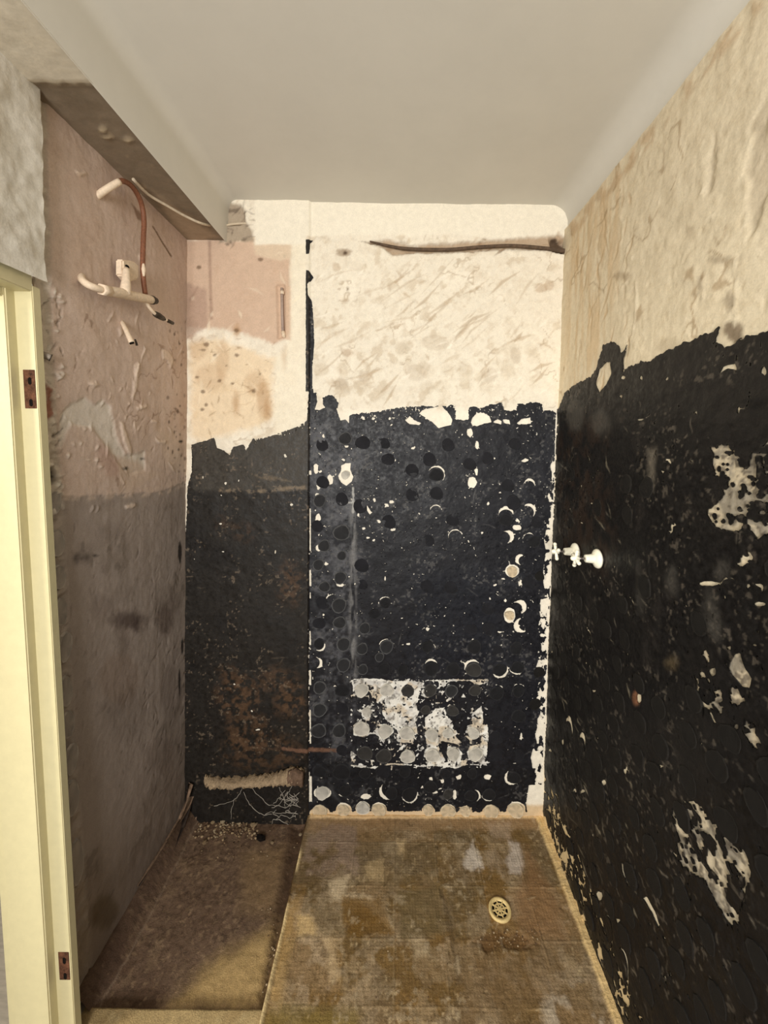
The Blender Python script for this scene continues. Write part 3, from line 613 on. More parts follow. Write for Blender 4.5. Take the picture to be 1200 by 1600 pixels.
RT = [(868, 648), (879, 629), (884, 614), (902, 600), (923, 589), (934, 574), (939, 551), (943, 540), (962, 534), (967, 540), (972, 551), (983, 536), (976, 560), (975, 580), (988, 572), (1002, 566), (1018, 565), (1025, 558), (1042, 551), (1083, 530), (1127, 514),
      (1118, 536), (1135, 540), (1150, 540), (1165, 527), (1185, 520), (1200, 515)]
Pt = [RIGHT.uv(*p) for p in RT]+[(0.3, vt+0.012), (0.3, -0.1), (1.0, -0.05), (YB-0.006, 0.03), (YB-0.006, 1.0)]
r.add(r.poly(Pt, 0.004, 0.007, px=False))
def RP(pts, a=0.002, f=0.002): r.hole(r.poly(pts, a, f))
def RE(*t):
    if len(t) > 4: r.hole(r.ell(*t))
    else: jag(r, *t)
RP([(937, 577), (948, 566), (955, 566), (957, 583), (950, 600), (938, 614), (932, 600)])
RP([(1127, 583), (1132, 574), (1142, 569), (1150, 567), (1154, 575), (1153, 584), (1148, 577), (1140, 575), (1132, 580)])
for t in [(975, 591, 4, 4), (1005, 590, 3, 4), (972, 620, 3, 3), (908, 870, 2, 2), (1045, 592, 5, 4), (961, 886, 2, 2), (1052, 825, 2.5, 8), (1056, 820, 3, 3), (1155, 640, 3, 8), (1196, 580, 5, 8), (1172, 916, 3, 5), (1190, 915, 6, 4), (1190, 944, 10, 3, -.5), (1085, 970, 5, 2),
          (1117, 1050, 7, 7), (1110, 912, 14, 3, .3), (929, 1080, 3, 3), (1182, 1008, 8, 2), (1000, 1090, 4, 10), (938, 1400, 6, 9), (900, 1235, 3, 3), (881, 1337, 4, 7), (911, 1236, 4, 4), (944, 1222, 4, 5), (978, 1205, 3, 6), (1035, 1198, 4, 4), (968, 1440, 4, 5), (928, 1305, 2, 3), (880, 1160, 3, 5)]:
    RE(*t)
RP([(1003, 1402), (1012, 1402), (1024, 1422), (1033, 1446), (1030, 1450), (1018, 1425)])
RP([(973, 1348), (980, 1355), (988, 1380), (984, 1385), (974, 1362)]); RP([(970, 1545), (976, 1556), (985, 1562), (984, 1573), (974, 1565)])
for t in [(985, 955, 8, 0, .12, 22), (1142, 918, 16, 90, .10, 16), (921, 1000, 6, 10, .2, 16), (866, 1030, 6, 60, .2, 14), (882, 1050, 5, 20, .2, 18), (890, 1145, 7, 60, .25, 26), (911, 1165, 6, 60, .3, 20), (950, 1460, 10, 0, .1, 30), (972, 1525, 12, 10, .14, 44), (870, 1265, 6, 30, .15, 26),
          (900, 1380, 6, 10, .12, 30), (1140, 1380, 28, 0, .06, 60), (860, 1190, 5, 40, .2, 20), (1000, 640, 20, 300, .05, 16), (1160, 620, 16, 320, .08, 20)]:
    crescent(r, t[0], t[1], t[2], t[3], t[4], t[5])
# rough areas where the coating came away
nz = 0.55*fbm(r.U, r.V, 0.03, 2, 4)+0.45*fbm(r.U, r.V, 0.011, 6, 3); nz2 = fbm(r.U, r.V, 0.012, 4, 2)
def ROUGH(pts, thr, px=True):
    w, d = r.poly(pts, 0.012, 0.006, px=px); m = (d > 0) & (nz[w] > thr)
    r.f[w] = np.where(m, np.minimum(r.f[w], (thr-nz[w])*0.05), r.f[w])
ROUGH([(1112, 700), (1130, 692), (1150, 695), (1157, 720), (1168, 735), (1180, 700), (1200, 690), (1200, 830), (1185, 842), (1165, 825), (1150, 832), (1120, 828), (1107, 805), (1115, 790), (1138, 760), (1118, 745)], 0.40)
u1, v1 = RIGHT.uv(1200, 690); u2, v2 = RIGHT.uv(1200, 830)
ROUGH([(u1, v1), (u2, v2), (u2-0.12, v2), (u1-0.15, v1)], 0.42, px=False)
ROUGH([(1086, 1078), (1085, 1052), (1097, 1046), (1112, 1060), (1127, 1075), (1134, 1105), (1128, 1118), (1113, 1112), (1098, 1104)], 0.46)
RP([(1139, 1043), (1150, 1022), (1160, 1021), (1163, 1035), (1170, 1050), (1178, 1060), (1175, 1075), (1162, 1073), (1150, 1060)])
ROUGH([(1136, 1075), (1150, 1068), (1167, 1090), (1160, 1112), (1146, 1100)], 0.42); ROUGH([(1140, 1138), (1160, 1122), (1182, 1128), (1194, 1168), (1170, 1164), (1152, 1152)], 0.46)
ROUGH([(1098, 1010), (1104, 1000), (1112, 1030), (1106, 1042)], 0.42); ROUGH([(1150, 880), (1172, 862), (1176, 872), (1156, 890)], 0.45)
RP([(1110, 1114), (1114, 1112), (1122, 1130), (1117, 1130)], 0.001)
ROUGH([(1052, 1262), (1085, 1243), (1100, 1262), (1120, 1288), (1140, 1308), (1167, 1330), (1174, 1360), (1168, 1388), (1150, 1372), (1137, 1380), (1132, 1395), (1147, 1418), (1160, 1430), (1155, 1453), (1142, 1452), (1118, 1402), (1093, 1372), (1068, 1357), (1052, 1332), (1060, 1310)], 0.465)
# frayed foot and corner
w, d = r.poly([(848, 1200), (848, 1285), (985, 1615), (1012, 1615), (868, 1240)], 0.01)
r.f[w] = np.where((d > 0) & (nz[w] > 0.52), -0.003, r.f[w])
w, d = r.poly([(862, 650), (868, 640), (874, 660), (868, 800), (858, 1000), (850, 1230), (845, 1230)], 0.002)
r.f[w] = np.where((d > 0) & (nz2[w] > 0.5), -0.003, r.f[w])
w, d = r.poly([(878, 700), (930, 690), (950, 830), (880, 850)], 0.02)
r.f[w] = np.where((d > 0) & (nz2[w] > 0.74), -0.003, r.f[w])
tn = fbm(r.U, r.V, 0.010, 6, 2, 1, .6); bg_ = fbm(r.U, r.V, 0.09, 3, 2)
r.f = np.where(tn > 0.86-0.10*sstep(0.5, 0.7, bg_), np.minimum(r.f, -0.002), r.f)
# tints
ds = fbm(r.U, r.V, 0.12, 1, 4)
r.blend(sstep(0.5, 0.78, ds)*0.35, (36, 33, 30))
r.blend(sstep(0.66, 0.74, fbm(r.U, r.V, 0.012, 2, 2))*sstep(0.48, 0.6, bg_)*0.5, (96, 88, 78)); r.strokes(70, (865, 1195), (640, 1560), (5, 26), (0.8, 2.0), (90, 150), (116, 108, 96), 0.7, seed=41)
r.strokes(50, (865, 1000), (650, 1560), (6, 30), (0.8, 2.4), (100, 130), (150, 140, 120), 0.7, seed=42); r.strokes(40, (870, 1190), (620, 1200), (10, 60), (4, 14), (80, 110), (44, 40, 37), 0.7, soft=0.02, seed=43)
r.paint(r.poly([(870, 680), (950, 640), (960, 830), (950, 900), (880, 860)], 0.03), (48, 36, 28), 0.05, 0.7, sstep(0.35, 0.65, m2))
r.paint(r.poly([(1015, 702), (1028, 702), (1024, 765), (1016, 765)], 0.004), (120, 112, 100), 0.016, 0.6)
for x, y, rx, ry in [(1113, 955, 9, 24), (1122, 985, 8, 16), (1003, 920, 5, 30), (1052, 910, 8, 20), (1125, 890, 4, 8), (1138, 890, 4, 8), (900, 650, 14, 24), (940, 660, 14, 18)]:
    r.paint(r.ell(x, y, rx, ry, 0, 0.01), (88, 84, 78), 0.02, 0.5)
r.paint(r.ell(1053, 1035, 10, 9, 0, 0.01), (88, 76, 56), 0.012, 0.7); r.paint(r.ell(997, 1090, 6, 12), (140, 96, 70), 0.008, 0.7)
coat_obj('bitumen_coating', coat_near, M_COAT, wall_right)
coat_right = tag(coat_obj('bitumen_coating', r, M_COAT, wall_right), 'black coating on the lower right wall')
# dabs on the right wall, in rows
def put_right(u, v, rad, kd, st=1.0):
    f, h = field_at(r, u, v); dab(wall_right, RIGHT, u, v, h+0.0014, rad, kd, st)
rows = 0; v = 0.07
while v < 1.62:
    u = YB-0.07-(0.02 if rows % 2 else 0)
    while u > 0.62:
        uu = u+random.uniform(-.012, .012); vv = v+random.uniform(-.012, .012)
        f, h = field_at(r, uu, vv)
        p = RIGHT.at(uu, vv)
        if f > 0.006 and random.random() < (0.85 if vv < 1.15 else 0.35) and not (1.18 < vv < 1.42 and 1.25 < uu < 1.62):
            put_right(uu, vv, random.uniform(.027, .034), 'brown')
        u -= 0.097
    v += 0.094; rows += 1

# ================================================================== LEFT WALL
YJ = 1.017                                                    # line of the door frame
l = Canvas(LEFT, YJ-0.015, YB+0.005, -0.06, 2.56, 0.004, (204, 183, 169))
L1 = fbm(l.U, l.V, 0.14, 4); L2 = fbm(l.U, l.V, 0.035, 6); LS = fbm(l.U, l.V, 0.05, 2, 3, 2.2, 0.25)
l.blend(sstep(0.5, 0.75, L1)*0.3, (192, 164, 144)); l.blend(sstep(0.55, 0.8, LS)*0.25, (216, 194, 176))
L5 = fbm(l.U, l.V, 0.012, 7, 3); CL = ridged(l.U, l.V, 0.16, 3, 4)
l.blend(sstep(0.6, 0.72, L5)*0.25, (178, 150, 132)); l.blend(sstep(0.972, 0.99, CL)*sstep(0.5, 0.6, L1)*0.6*(l.V < 2.05), (140, 112, 94))
l.h += (L1-0.5)*0.006+(L2-0.5)*0.0022+(LS-0.5)*0.0012+(L5-0.5)*0.0008
l.strokes(26, (150, 295), (480, 760), (5, 24), (1.2, 3.5), (50, 130), (226, 206, 188), 0.8, 0.003, seed=31)
l.strokes(26, (110, 295), (500, 760), (5, 22), (1, 2.4), (40, 140), (150, 122, 106), 0.7, -0.002, seed=32)
l.strokes(14, (90, 160), (640, 800), (5, 16), (2, 5), (0, 180), (226, 214, 200), 0.8, 0.003, seed=33)
pale = [(92, 650), (112, 628), (132, 622), (150, 632), (160, 624), (172, 634), (184, 690), (195, 712), (226, 706), (228, 735), (200, 742), (186, 722), (165, 695), (148, 672), (110, 662), (95, 700)]
l.paint(l.poly(pale, 0.008), (218, 208, 196), 0.010, 0.95); l.relief(l.poly(pale, 0.008), -0.003, 0.006)
l.paint(l.poly([(156, 690), (186, 720), (192, 745), (165, 745), (150, 705)], 0.006), (188, 158, 144), 0.015, 0.7)
l.paint(l.poly([(185, 715), (215, 720), (235, 735), (250, 740), (200, 770), (186, 760)], 0.008), (206, 184, 166), 0.012, 0.8)
l.paint(l.poly([(240, 660), (296, 690), (296, 745), (262, 725)], 0.012), (212, 190, 170), 0.02, 0.6)
l.paint(l.poly([(284, 520), (298, 520), (298, 745), (280, 700)], 0.008), (180, 152, 134), 0.02, 0.4)
dado = [(80, 782), (110, 776), (160, 774), (200, 772), (240, 770), (262, 765), (298, 748)]
low = [LEFT.uv(*p) for p in dado]+[(YB+0.03, LEFT.uv(298, 748)[1]), (YB+0.03, -0.1), (YJ-0.03, -0.1), (YJ-0.03, LEFT.uv(80, 782)[1])]
ws = l.poly(low, 0.004, 0.003, px=False); l.paint(ws, (164, 151, 142), 0.005, 1.0); l.relief(ws, -0.002, 0.005)
wband = l.poly([(80, 776), (160, 768), (240, 762), (298, 742), (298, 756), (262, 772), (200, 778), (110, 782)], 0.004); l.paint(wband, (214, 192, 174), 0.006, 0.55, sstep(0.45, 0.62, L2))
lower = np.zeros(l.U.shape); lower[ws[0]] = sstep(-0.01, 0.03, ws[1])
l.blend(lower*sstep(0.5, 0.75, L1)*0.5, (132, 120, 110)); l.blend(lower*sstep(0.55, 0.8, LS)*0.35, (166, 152, 142))
l.blend(lower*sstep(0.63, 0.74, L2)*0.35*sstep(0.45, 0.6, L1), (92, 82, 74))
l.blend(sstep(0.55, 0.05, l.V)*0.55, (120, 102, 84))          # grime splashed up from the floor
for x, y, rx, ry, a, cc in [(205, 970, 22, 14, .85, (92, 78, 72)), (215, 980, 5, 8, .8, (70, 56, 52)), (258, 968, 12, 24, .7, (100, 86, 78)), (160, 950, 18, 22, .35, (118, 104, 96)), (170, 830, 18, 14, .35, (120, 108, 100)), (195, 1005, 10, 22, .4, (110, 96, 86)),
                            (130, 872, 9, 3, .9, (58, 48, 44)), (270, 1080, 16, 40, .35, (104, 92, 84)), (200, 1120, 30, 40, .25, (118, 106, 98)), (255, 1180, 20, 30, .3, (106, 90, 80)), (272, 940, 8, 20, .4, (110, 96, 88)), (190, 1060, 30, 40, .3, (140, 116, 98)), (165, 1425, 22, 26, .5, (84, 66, 30))]:
    l.paint(l.ell(x, y, rx, ry, 0, 0.012, 0.006), cc, 0.02, a)
l.strokes(70, (105, 292), (800, 1240), (4, 22), (1, 3), (50, 110), (96, 84, 76), 0.55, -0.0012, seed=71)
l.strokes(60, (105, 292), (800, 1300), (8, 40), (3, 9), (70, 100), (170, 156, 146), 0.4, soft=0.01, seed=72)
l.strokes(30, (225, 292), (1000, 1240), (6, 16), (1.5, 4), (50, 80), (84, 72, 64), 0.6, -0.0015, seed=73)
for x, y, rx, ry in [(282, 862, 3, 16), (281, 1065, 1.5, 22), (150, 868, 4, 2), (283, 690, 3, 2), (286, 1010, 2, 12), (198, 732, 3, 2), (224, 717, 3, 2)]:
    l.paint(l.ell(x, y, rx, ry, 0, 0.003, 0.002), (26, 20, 18), 0.004, 0.9)
for i in range(60):                                           # mould specks near the inner corner
    x = 262+RNG.rand()*34; y = 500+RNG.rand()*260
    l.paint(l.ell(x, y, 0.8+RNG.rand()*1.4, 1+RNG.rand()*2.4, 0, 0.002, 0.001), (92, 74, 62), 0.003, 0.6*RNG.rand()+.2)
for pts in [[(118, 266), (124, 270), (132, 268), (134, 271), (122, 274), (116, 268)], [(138, 600), (150, 598), (154, 602), (146, 606)], [(186, 514), (190, 510), (192, 520), (188, 526)], [(210, 570), (216, 568), (214, 600), (208, 625), (205, 620), (210, 596)],
            [(210, 636), (228, 632), (228, 637), (214, 642)], [(252, 545), (262, 548), (270, 562), (266, 575), (260, 562), (254, 560)], [(242, 682), (250, 690), (260, 688), (256, 694), (246, 692)], [(188, 660), (192, 660), (204, 700), (206, 712), (200, 708), (192, 690)],
            [(235, 655), (246, 658), (244, 662), (236, 660)], [(196, 790), (213, 786), (212, 792), (198, 796)], [(216, 400), (226, 396), (228, 402), (220, 412)]]:
    q = l.poly(pts, 0.003, 0.003); l.relief(q, 0.0035, 0.003); l.paint(q, (224, 204, 186), 0.004, 0.7)
l.paint(l.poly([(238, 354), (240, 353), (270, 400), (268, 402)], 0.001, 0.001), (120, 96, 76), 0.003, 0.9)
l.relief(l.poly([(238, 354), (240, 353), (270, 400), (268, 402)], 0.001, 0.001), -0.003, 0.003)
l.paint(l.poly([(205, 318), (222, 336), (224, 348), (214, 342)], 0.003), (116, 82, 58), 0.006, 0.7)
# ragged band of filler beside the door frame
jb = [(62, 120), (72, 120), (80, 420), (84, 560), (92, 700), (100, 800), (120, 1200), (146, 1520), (100, 1600), (60, 800), (50, 300)]
l.paint(l.poly(jb, 0.006), (200, 188, 172), 0.006, 0.9, 1-lower*0.75)
l.relief(l.poly(jb, 0.008), -0.006, 0.006)
jw = l.poly(jb, 0.004); jm = (jw[1] > 0)*1.0; l.h[jw[0]] += (L2-0.5)[jw[0]]*0.016*jm+(L5-0.5)[jw[0]]*0.006*jm
l.strokes(60, (64, 98), (430, 800), (5, 22), (2, 6), (0, 180), (224, 216, 204), 0.8, 0.004, seed=34)
l.strokes(40, (64, 98), (430, 800), (5, 26), (1, 3), (40, 140), (96, 80, 68), 0.8, -0.004, seed=35)
l.paint(l.poly([(72, 600), (84, 606), (86, 650), (76, 660)], 0.008), (150, 96, 76), 0.006, 0.9)
l.paint(l.ell(84, 746, 8, 13, 0, 0.006), (24, 18, 16), 0.004, 0.95); l.relief(l.ell(84, 746, 8, 13, 0, 0.006), -0.02, 0.006)
l.h = np.where(l.U > YB-0.02, np.minimum(l.h, 0.004), l.h)
# black coat smears round the inner corner
sm = l.poly([(292, 740), (304, 735), (305, 1300), (296, 1300), (293, 1000), (297, 770)], 0.002); l.paint(sm, (36, 32, 29), 0.003, 1.0)
l.U = np.maximum(l.U, YJ+0.036-0.024*(l.V-1.0))               # follows the leaning frame
wall_left = tag(grid_obj('wall_left', l, M_PLASTER), 'left wall: pink plaster above a grey bare dado', kind='structure')
# pale dabs along its near edge
for x, y, ry in [(94, 848, 26), (97, 902, 22), (101, 957, 26), (104, 1010, 26), (107, 1080, 28), (110, 1132, 26), (113, 1185, 26), (117, 1245, 34), (124, 1345, 44), (89, 786, 22)]:
    u, v = LEFT.uv(x, y); _, hh = field_at(l, u, v)
    u2, v2 = LEFT.uv(x, y-ry)
    dab(wall_left, LEFT, u-0.004, v, hh+0.002, 0.024, 'grey', abs(v2-v)*0.92/0.024)

# wall above and in front of the door, in white plaster, slightly proud
f = Canvas(Plane((-0.868, 0, 0), (0, 1, 0), (0, 0, 1)), YF, 1.030, 2.075, 2.56, 0.007, (214, 208, 196))
f1 = fbm(f.U, f.V, 0.10, 4); f2 = fbm(f.U, f.V, 0.03, 6)
f.h += (f1-0.5)*0.016+(f2-0.5)*0.007; f.blend(sstep(0.5, 0.75, f1)*0.4, (196, 188, 174)); f.blend(sstep(0.6, 0.75, f2)*0.4, (228, 224, 214))
tag(grid_obj('lintel_plaster', f, M_PLASTER, wall_left), 'white lumpy plaster above the doorway')
link('wall_core', box_mesh('wall_core', -1.03, -0.884, YF, 1.034, 2.10, 2.70), M_HALLWALL, wall_left)
link('wall_core', box_mesh('wall_core', -1.03, -0.87, YF, 0.22, 0.0, 2.10), M_HALLWALL, wall_left)
link('wall_core', box_mesh('wall_core', -1.03, -0.945, 1.10, YB, -0.05, 2.70), M_HALLWALL, wall_left)

# ================================================================== CEILING with beam
prof = []                                                    # (x, z) from the left wall across to the right wall
ZS = 2.527; XBm = -0.722
prof += [(-0.95, ZS), (XBm-0.003, ZS-0.002), (XBm, ZS+0.004)]
cx, rr_ = XBm+0.004, 0.045
for i in range(9):
    a = math.pi-i*(math.pi/2)/8
    prof.append((cx+rr_+rr_*math.cos(a), H-rr_+rr_*math.sin(a)))
prof += [(-0.3, H+0.004), (0.1, H+0.002), (0.4, H)]
for i in range(9):
    a = math.pi/2-i*(math.pi/2)/8
    prof.append((0.722-0.075+0.075*math.cos(a), H-0.075+0.075*math.sin(a)))
prof += [(0.722, 2.62), (0.718, 2.57)]
ys = np.linspace(YF, YB+0.01, 60); co = []
for y in ys:
    for x, z in prof:
        co.append((x, y, z+(0.003*math.sin(y*3.1+x*4) if z > 2.66 else 0)))
nP = len(prof); fs = [(j*nP+i, j*nP+i+1, (j+1)*nP+i+1, (j+1)*nP+i) for j in range(len(ys)-1) for i in range(1, nP-1)]
me = bpy.data.meshes.new('ceiling'); me.from_pydata(co, [], [q[::-1] for q in fs]); me.update()
ceiling = tag(link('ceiling', me, M_CEIL, None, True), 'pale grey painted ceiling with coved edges', kind='structure')
SOFF = Plane((0, 0, ZS), (1, 0, 0), (0, 1, 0))
s = Canvas(SOFF, -0.96, XBm-0.001, YF, YB+0.01, 0.01, (212, 202, 182))
s1 = fbm(s.U, s.V, 0.1, 3); s2 = fbm(s.U, s.V, 0.03, 5)
s.h += (s2-0.5)*0.003*(s.U < XBm-0.02)
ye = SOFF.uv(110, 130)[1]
w = s.poly([(-1.0, ye), (-0.6, ye+0.01), (-0.6, 3), (-1.0, 3)], 0.004, px=False); s.paint(w, (136, 121, 102), 0.008, 1.0); s.relief(w, -0.006, 0.008)  # soffit coloured darker brown from this line to the back wall
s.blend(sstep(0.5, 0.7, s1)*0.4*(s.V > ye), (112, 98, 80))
s.strokes(30, (120, 300), (150, 350), (6, 24), (1.5, 4), (-60, -20), (178, 156, 126), 0.7, 0.002, seed=61)
for x, y, rx, ry in [(160, 205, 5, 4), (200, 221, 6, 3), (166, 217, 6, 3)]:
    s.paint(s.ell(x, y, rx, ry, 0, 0.006), (206, 188, 158), 0.008, 0.8); s.relief(s.ell(x, y, rx, ry, 0, 0.006), 0.006, 0.006)
s.paint(s.poly([(240, 300), (300, 345), (340, 372), (300, 384), (270, 350)], 0.01), (186, 164, 138), 0.02, 0.6)
link('leak_shield_top', box_mesh('leak_shield_top', -1.1, 0.9, YF, YB+0.15, 2.76, 2.82), M_HALLWALL, ceiling)  # unseen cover added to keep sky light from leaking in above
link('leak_shield_back', box_mesh('leak_shield_back', -1.1, 0.9, YB+0.06, YB+0.15, -0.1, 2.80), M_HALLWALL, wall_back)  # unseen cover added behind the back wall against light leaks
tag(grid_obj('beam_soffit', s, M_SOFFIT, ceiling), 'underside of the beam over the left wall with a darker brown rear part')

# ================================================================== FLOOR
XS = -0.372                                                   # edge between the tiled slab and the lower channel
YT = 1.155                                                    # front edge of the channel
t = Canvas(FLOOR, XS, 0.73, 1.0, YB+0.01, 0.003, (134, 110, 78))
T1 = fbm(t.U, t.V, 0.22, 1); T2 = fbm(t.U, t.V, 0.06, 3); T3 = fbm(t.U, t.V, 0.02, 5); T4 = fbm(t.U, t.V, 0.11, 6)
t.blend(sstep(0.45, 0.6, T1)*0.8, (112, 84, 38)); t.blend(sstep(0.50, 0.60, fbm(t.U, t.V, 0.09, 2, 5))*0.55, (170, 150, 122)); t.blend(sstep(0.53, 0.62, fbm(t.U, t.V, 0.12, 7, 5))*0.5, (98, 78, 46)); t.blend(sstep(0.52, 0.72, T4)*0.6, (122, 104, 80))
t.blend(sstep(0.58, 0.72, T2)*0.5, (160, 140, 110)); t.blend(sstep(0.6, 0.75, T3)*0.35, (92, 72, 44))
T5 = fbm(t.U, t.V, 0.009, 2, 2); T6 = ridged(t.U, t.V, 0.05, 4, 3)
t.blend(sstep(0.6, 0.72, T5)*0.45, (88, 66, 34)); t.blend(sstep(0.66, 0.78, fbm(t.U, t.V, 0.010, 5, 2))*0.5*sstep(0.42, 0.6, T4), (190, 168, 130))
weave = (0.5+0.5*np.sin(t.U*6.283/0.0105))*(0.5+0.5*np.sin(t.V*6.283/0.0105)); t.blend(weave*0.22*sstep(0.42, 0.58, T4), (84, 64, 36)); t.h -= weave*0.0012
t.h += (T1-0.5)*0.008+(T2-0.5)*0.006+(T3-0.5)*0.003+(T5-0.5)*0.0012
TP = 0.168
y_line = FLOOR.uv(640, 1383)[1]; x_line = FLOOR.uv(617, 1420)[0]
du = np.abs((t.U-x_line+T2*0.006)/TP-np.round((t.U-x_line+T2*0.006)/TP))*TP; dv = np.abs((t.V-y_line+T2*0.006)/TP-np.round((t.V-y_line+T2*0.006)/TP))*TP
ridge = np.maximum(sstep(0.006, 0.0, du), sstep(0.006, 0.0, dv))*sstep(0.35, 0.55, T4)
t.h += ridge*0.0014; t.blend(ridge*0.2, (164, 142, 108))
ti = np.floor((t.U-x_line)/TP); tj = np.floor((t.V-y_line)/TP)   # each missing tile left its own tone
tone = _T[2][(ti.astype(int)*7+3) & 255, (tj.astype(int)*5+9) & 255]
t.blend(sstep(0.55, 0.9, tone)*0.3, (96, 84, 60)); t.blend(sstep(0.4, 0.1, tone)*0.2, (138, 106, 60))
def FP(pts, cc, a, soft=0.012, rough=0.012, mod=None): t.paint(t.poly(pts, rough, 0.006), cc, soft, a, mod)
FP([(484, 1272), (840, 1272), (845, 1296), (480, 1300)], (150, 122, 88), 0.7)
FP([(486, 1285), (560, 1290), (560, 1370), (500, 1370), (470, 1360)], (146, 124, 106), 0.7, mod=sstep(0.35, 0.6, T2))
FP([(512, 1375), (545, 1370), (540, 1395), (580, 1400), (610, 1440), (625, 1470), (600, 1440), (560, 1405), (520, 1408)], (196, 176, 144), 0.75)
FP([(570, 1345), (600, 1340), (598, 1375), (575, 1372)], (176, 152, 112), 0.6); FP([(620, 1315), (634, 1315), (632, 1335), (622, 1335)], (196, 170, 128), 0.6)
FP([(465, 1430), (490, 1430), (495, 1460), (465, 1460)], (196, 166, 116), 0.7)
FP([(500, 1460), (525, 1470), (530, 1530), (515, 1535), (510, 1490)], (176, 152, 116), 0.6)
FP([(535, 1400), (590, 1405), (620, 1460), (540, 1465)], (108, 78, 30), 0.8); FP([(620, 1390), (690, 1385), (690, 1460), (625, 1470)], (106, 90, 60), 0.7)
FP([(640, 1460), (700, 1465), (700, 1500), (650, 1500)], (168, 150, 120), 0.5, mod=sstep(0.4, 0.6, T2))
FP([(738, 1316), (752, 1340), (758, 1358), (735, 1362), (722, 1350), (728, 1335)], (190, 178, 164), 0.85, 0.01)
FP([(795, 1315), (812, 1318), (818, 1350), (812, 1368), (795, 1362), (790, 1345), (798, 1330)], (186, 172, 158), 0.85, 0.01)
FP([(760, 1285), (800, 1285), (796, 1310), (770, 1310)], (172, 152, 130), 0.5); FP([(760, 1330), (790, 1330), (790, 1365), (760, 1365)], (168, 148, 124), 0.4, mod=sstep(0.4, 0.6, T2))
FP([(820, 1320), (870, 1400), (885, 1470), (815, 1470), (805, 1400), (820, 1370)], (132, 100, 66), 0.8, 0.03)
FP([(860, 1540), (900, 1530), (935, 1570), (940, 1610), (850, 1610)], (188, 174, 154), 0.7, 0.03, 0.03, sstep(0.4, 0.58, T2))
FP([(740, 1460), (870, 1460), (880, 1540), (730, 1600), (720, 1520)], (112, 88, 56), 0.6, 0.04)
FP([(420, 1575), (560, 1575), (560, 1620), (400, 1620)], (116, 98, 48), 0.7, 0.02)
FP([(430, 1420), (470, 1400), (440, 1560), (418, 1570)], (176, 142, 86), 0.5, 0.02)
for pts in [[(686, 1388), (692, 1388), (700, 1410), (708, 1440), (712, 1490), (720, 1530), (714, 1530), (706, 1480), (696, 1420)], [(500, 1468), (504, 1468), (516, 1492), (514, 1496)]]:
    t.paint(t.poly(pts, 0.006, 0.004), (66, 50, 30), 0.008, 0.4); t.relief(t.poly(pts, 0.006, 0.004), -0.002, 0.005)
w = t.poly([(740, 1470), (770, 1452), (810, 1458), (845, 1475), (820, 1482), (780, 1478), (760, 1485)], 0.012); t.relief(w, -0.005, 0.01); t.paint(w, (104, 74, 42), 0.01, 0.6)
w = t.poly([(838, 1280), (850, 1272), (990, 1620), (968, 1620)], 0.004); t.paint(w, (216, 186, 132), 0.006, 0.85); t.relief(w, 0.006, 0.008)
w = t.poly([(484, 1268), (845, 1268), (845, 1279), (484, 1279)], 0.002); t.paint(w, (210, 178, 132), 0.004, 0.9); t.relief(w, 0.006, 0.004)
edge = sstep(0.014, 0.0, t.U-XS); t.h += edge*(0.006*T2); t.blend(edge*np.maximum(sstep(0.35, 0.5, T4), 0.9*(t.V < 1.42))*0.9, (244, 218, 164)); t.h += edge*0.004*(t.V < 1.45)  # lit rim of the slab: highlight painted into the colour, slightly raised
t.strokes(60, (480, 930), (1285, 1600), (4, 22), (1, 3), (0, 180), (180, 160, 126), 0.6, 0.001, seed=81)
t.strokes(50, (480, 930), (1285, 1600), (4, 26), (1, 3), (0, 180), (72, 54, 30), 0.6, -0.0015, seed=82)
t.blend(sstep(0.62, 0.74, T3)*sstep(0.5, 0.62, T1)*0.35, (186, 168, 138))
t.c *= 1.22
floor = tag(grid_obj('floor', t, M_FLOOR), 'brown stained screed floor with the marks of lifted tiles', kind='structure')
link('near_floor', box_mesh('near_floor', XS, 0.80, YF, 1.0, -0.03, -0.001), material('near_screed', (134, 110, 78), 0.8), floor)
# vertical face of the slab edge
n = 140; co = []
for i in range(n+1):
    y = -0.3+(YB+0.3)*i/n; dx = 0.006*(random.random()-.5)
    co += [(XS, y, 0.004), (XS-0.004+dx, y, -0.012), (XS-0.012+dx, y, -0.034)]
fs = []
for i in range(n):
    for q in range(2): fs.append((i*3+q, i*3+q+1, (i+1)*3+q+1, (i+1)*3+q))
me = bpy.data.meshes.new('slab_edge'); me.from_pydata(co, [], fs); me.update()
set_col(me, np.tile(lin((120, 92, 58)), (len(co), 1))); tag(link('slab_edge', me, M_FLOOR, floor), 'crumbled edge of the screed slab')
# lower channel on the left
e = Canvas(FLOORL, -0.97, XS+0.012, YT-0.02, YB+0.01, 0.0032, (112, 90, 72))
E1 = fbm(e.U, e.V, 0.16, 2); E2 = fbm(e.U, e.V, 0.05, 4); E3 = fbm(e.U, e.V, 0.016, 6)
e.blend(sstep(0.45, 0.7, E1)*0.6, (88, 66, 50)); e.blend(sstep(0.55, 0.75, E2)*0.5, (140, 116, 90)); e.blend(sstep(0.62, 0.75, E3)*0.4, (74, 56, 40))
e.h += (E1-0.5)*0.010+(E2-0.5)*0.006+(E3-0.5)*0.003
e.blend(sstep(0.62, 0.72, fbm(e.U, e.V, 0.009, 1, 2))*0.4, (60, 44, 32)); e.blend(sstep(0.66, 0.76, fbm(e.U, e.V, 0.012, 3, 2))*0.4, (160, 134, 104))
e.paint(e.poly([(330, 1500), (440, 1440), (420, 1580), (270, 1570)], 0.02), (176, 148, 98), 0.04, 0.75)  # pool of light from the doorway painted into the channel colour
e.paint(e.poly([(380, 1330), (450, 1320), (435, 1440), (380, 1420)], 0.02), (140, 114, 80), 0.04, 0.6)
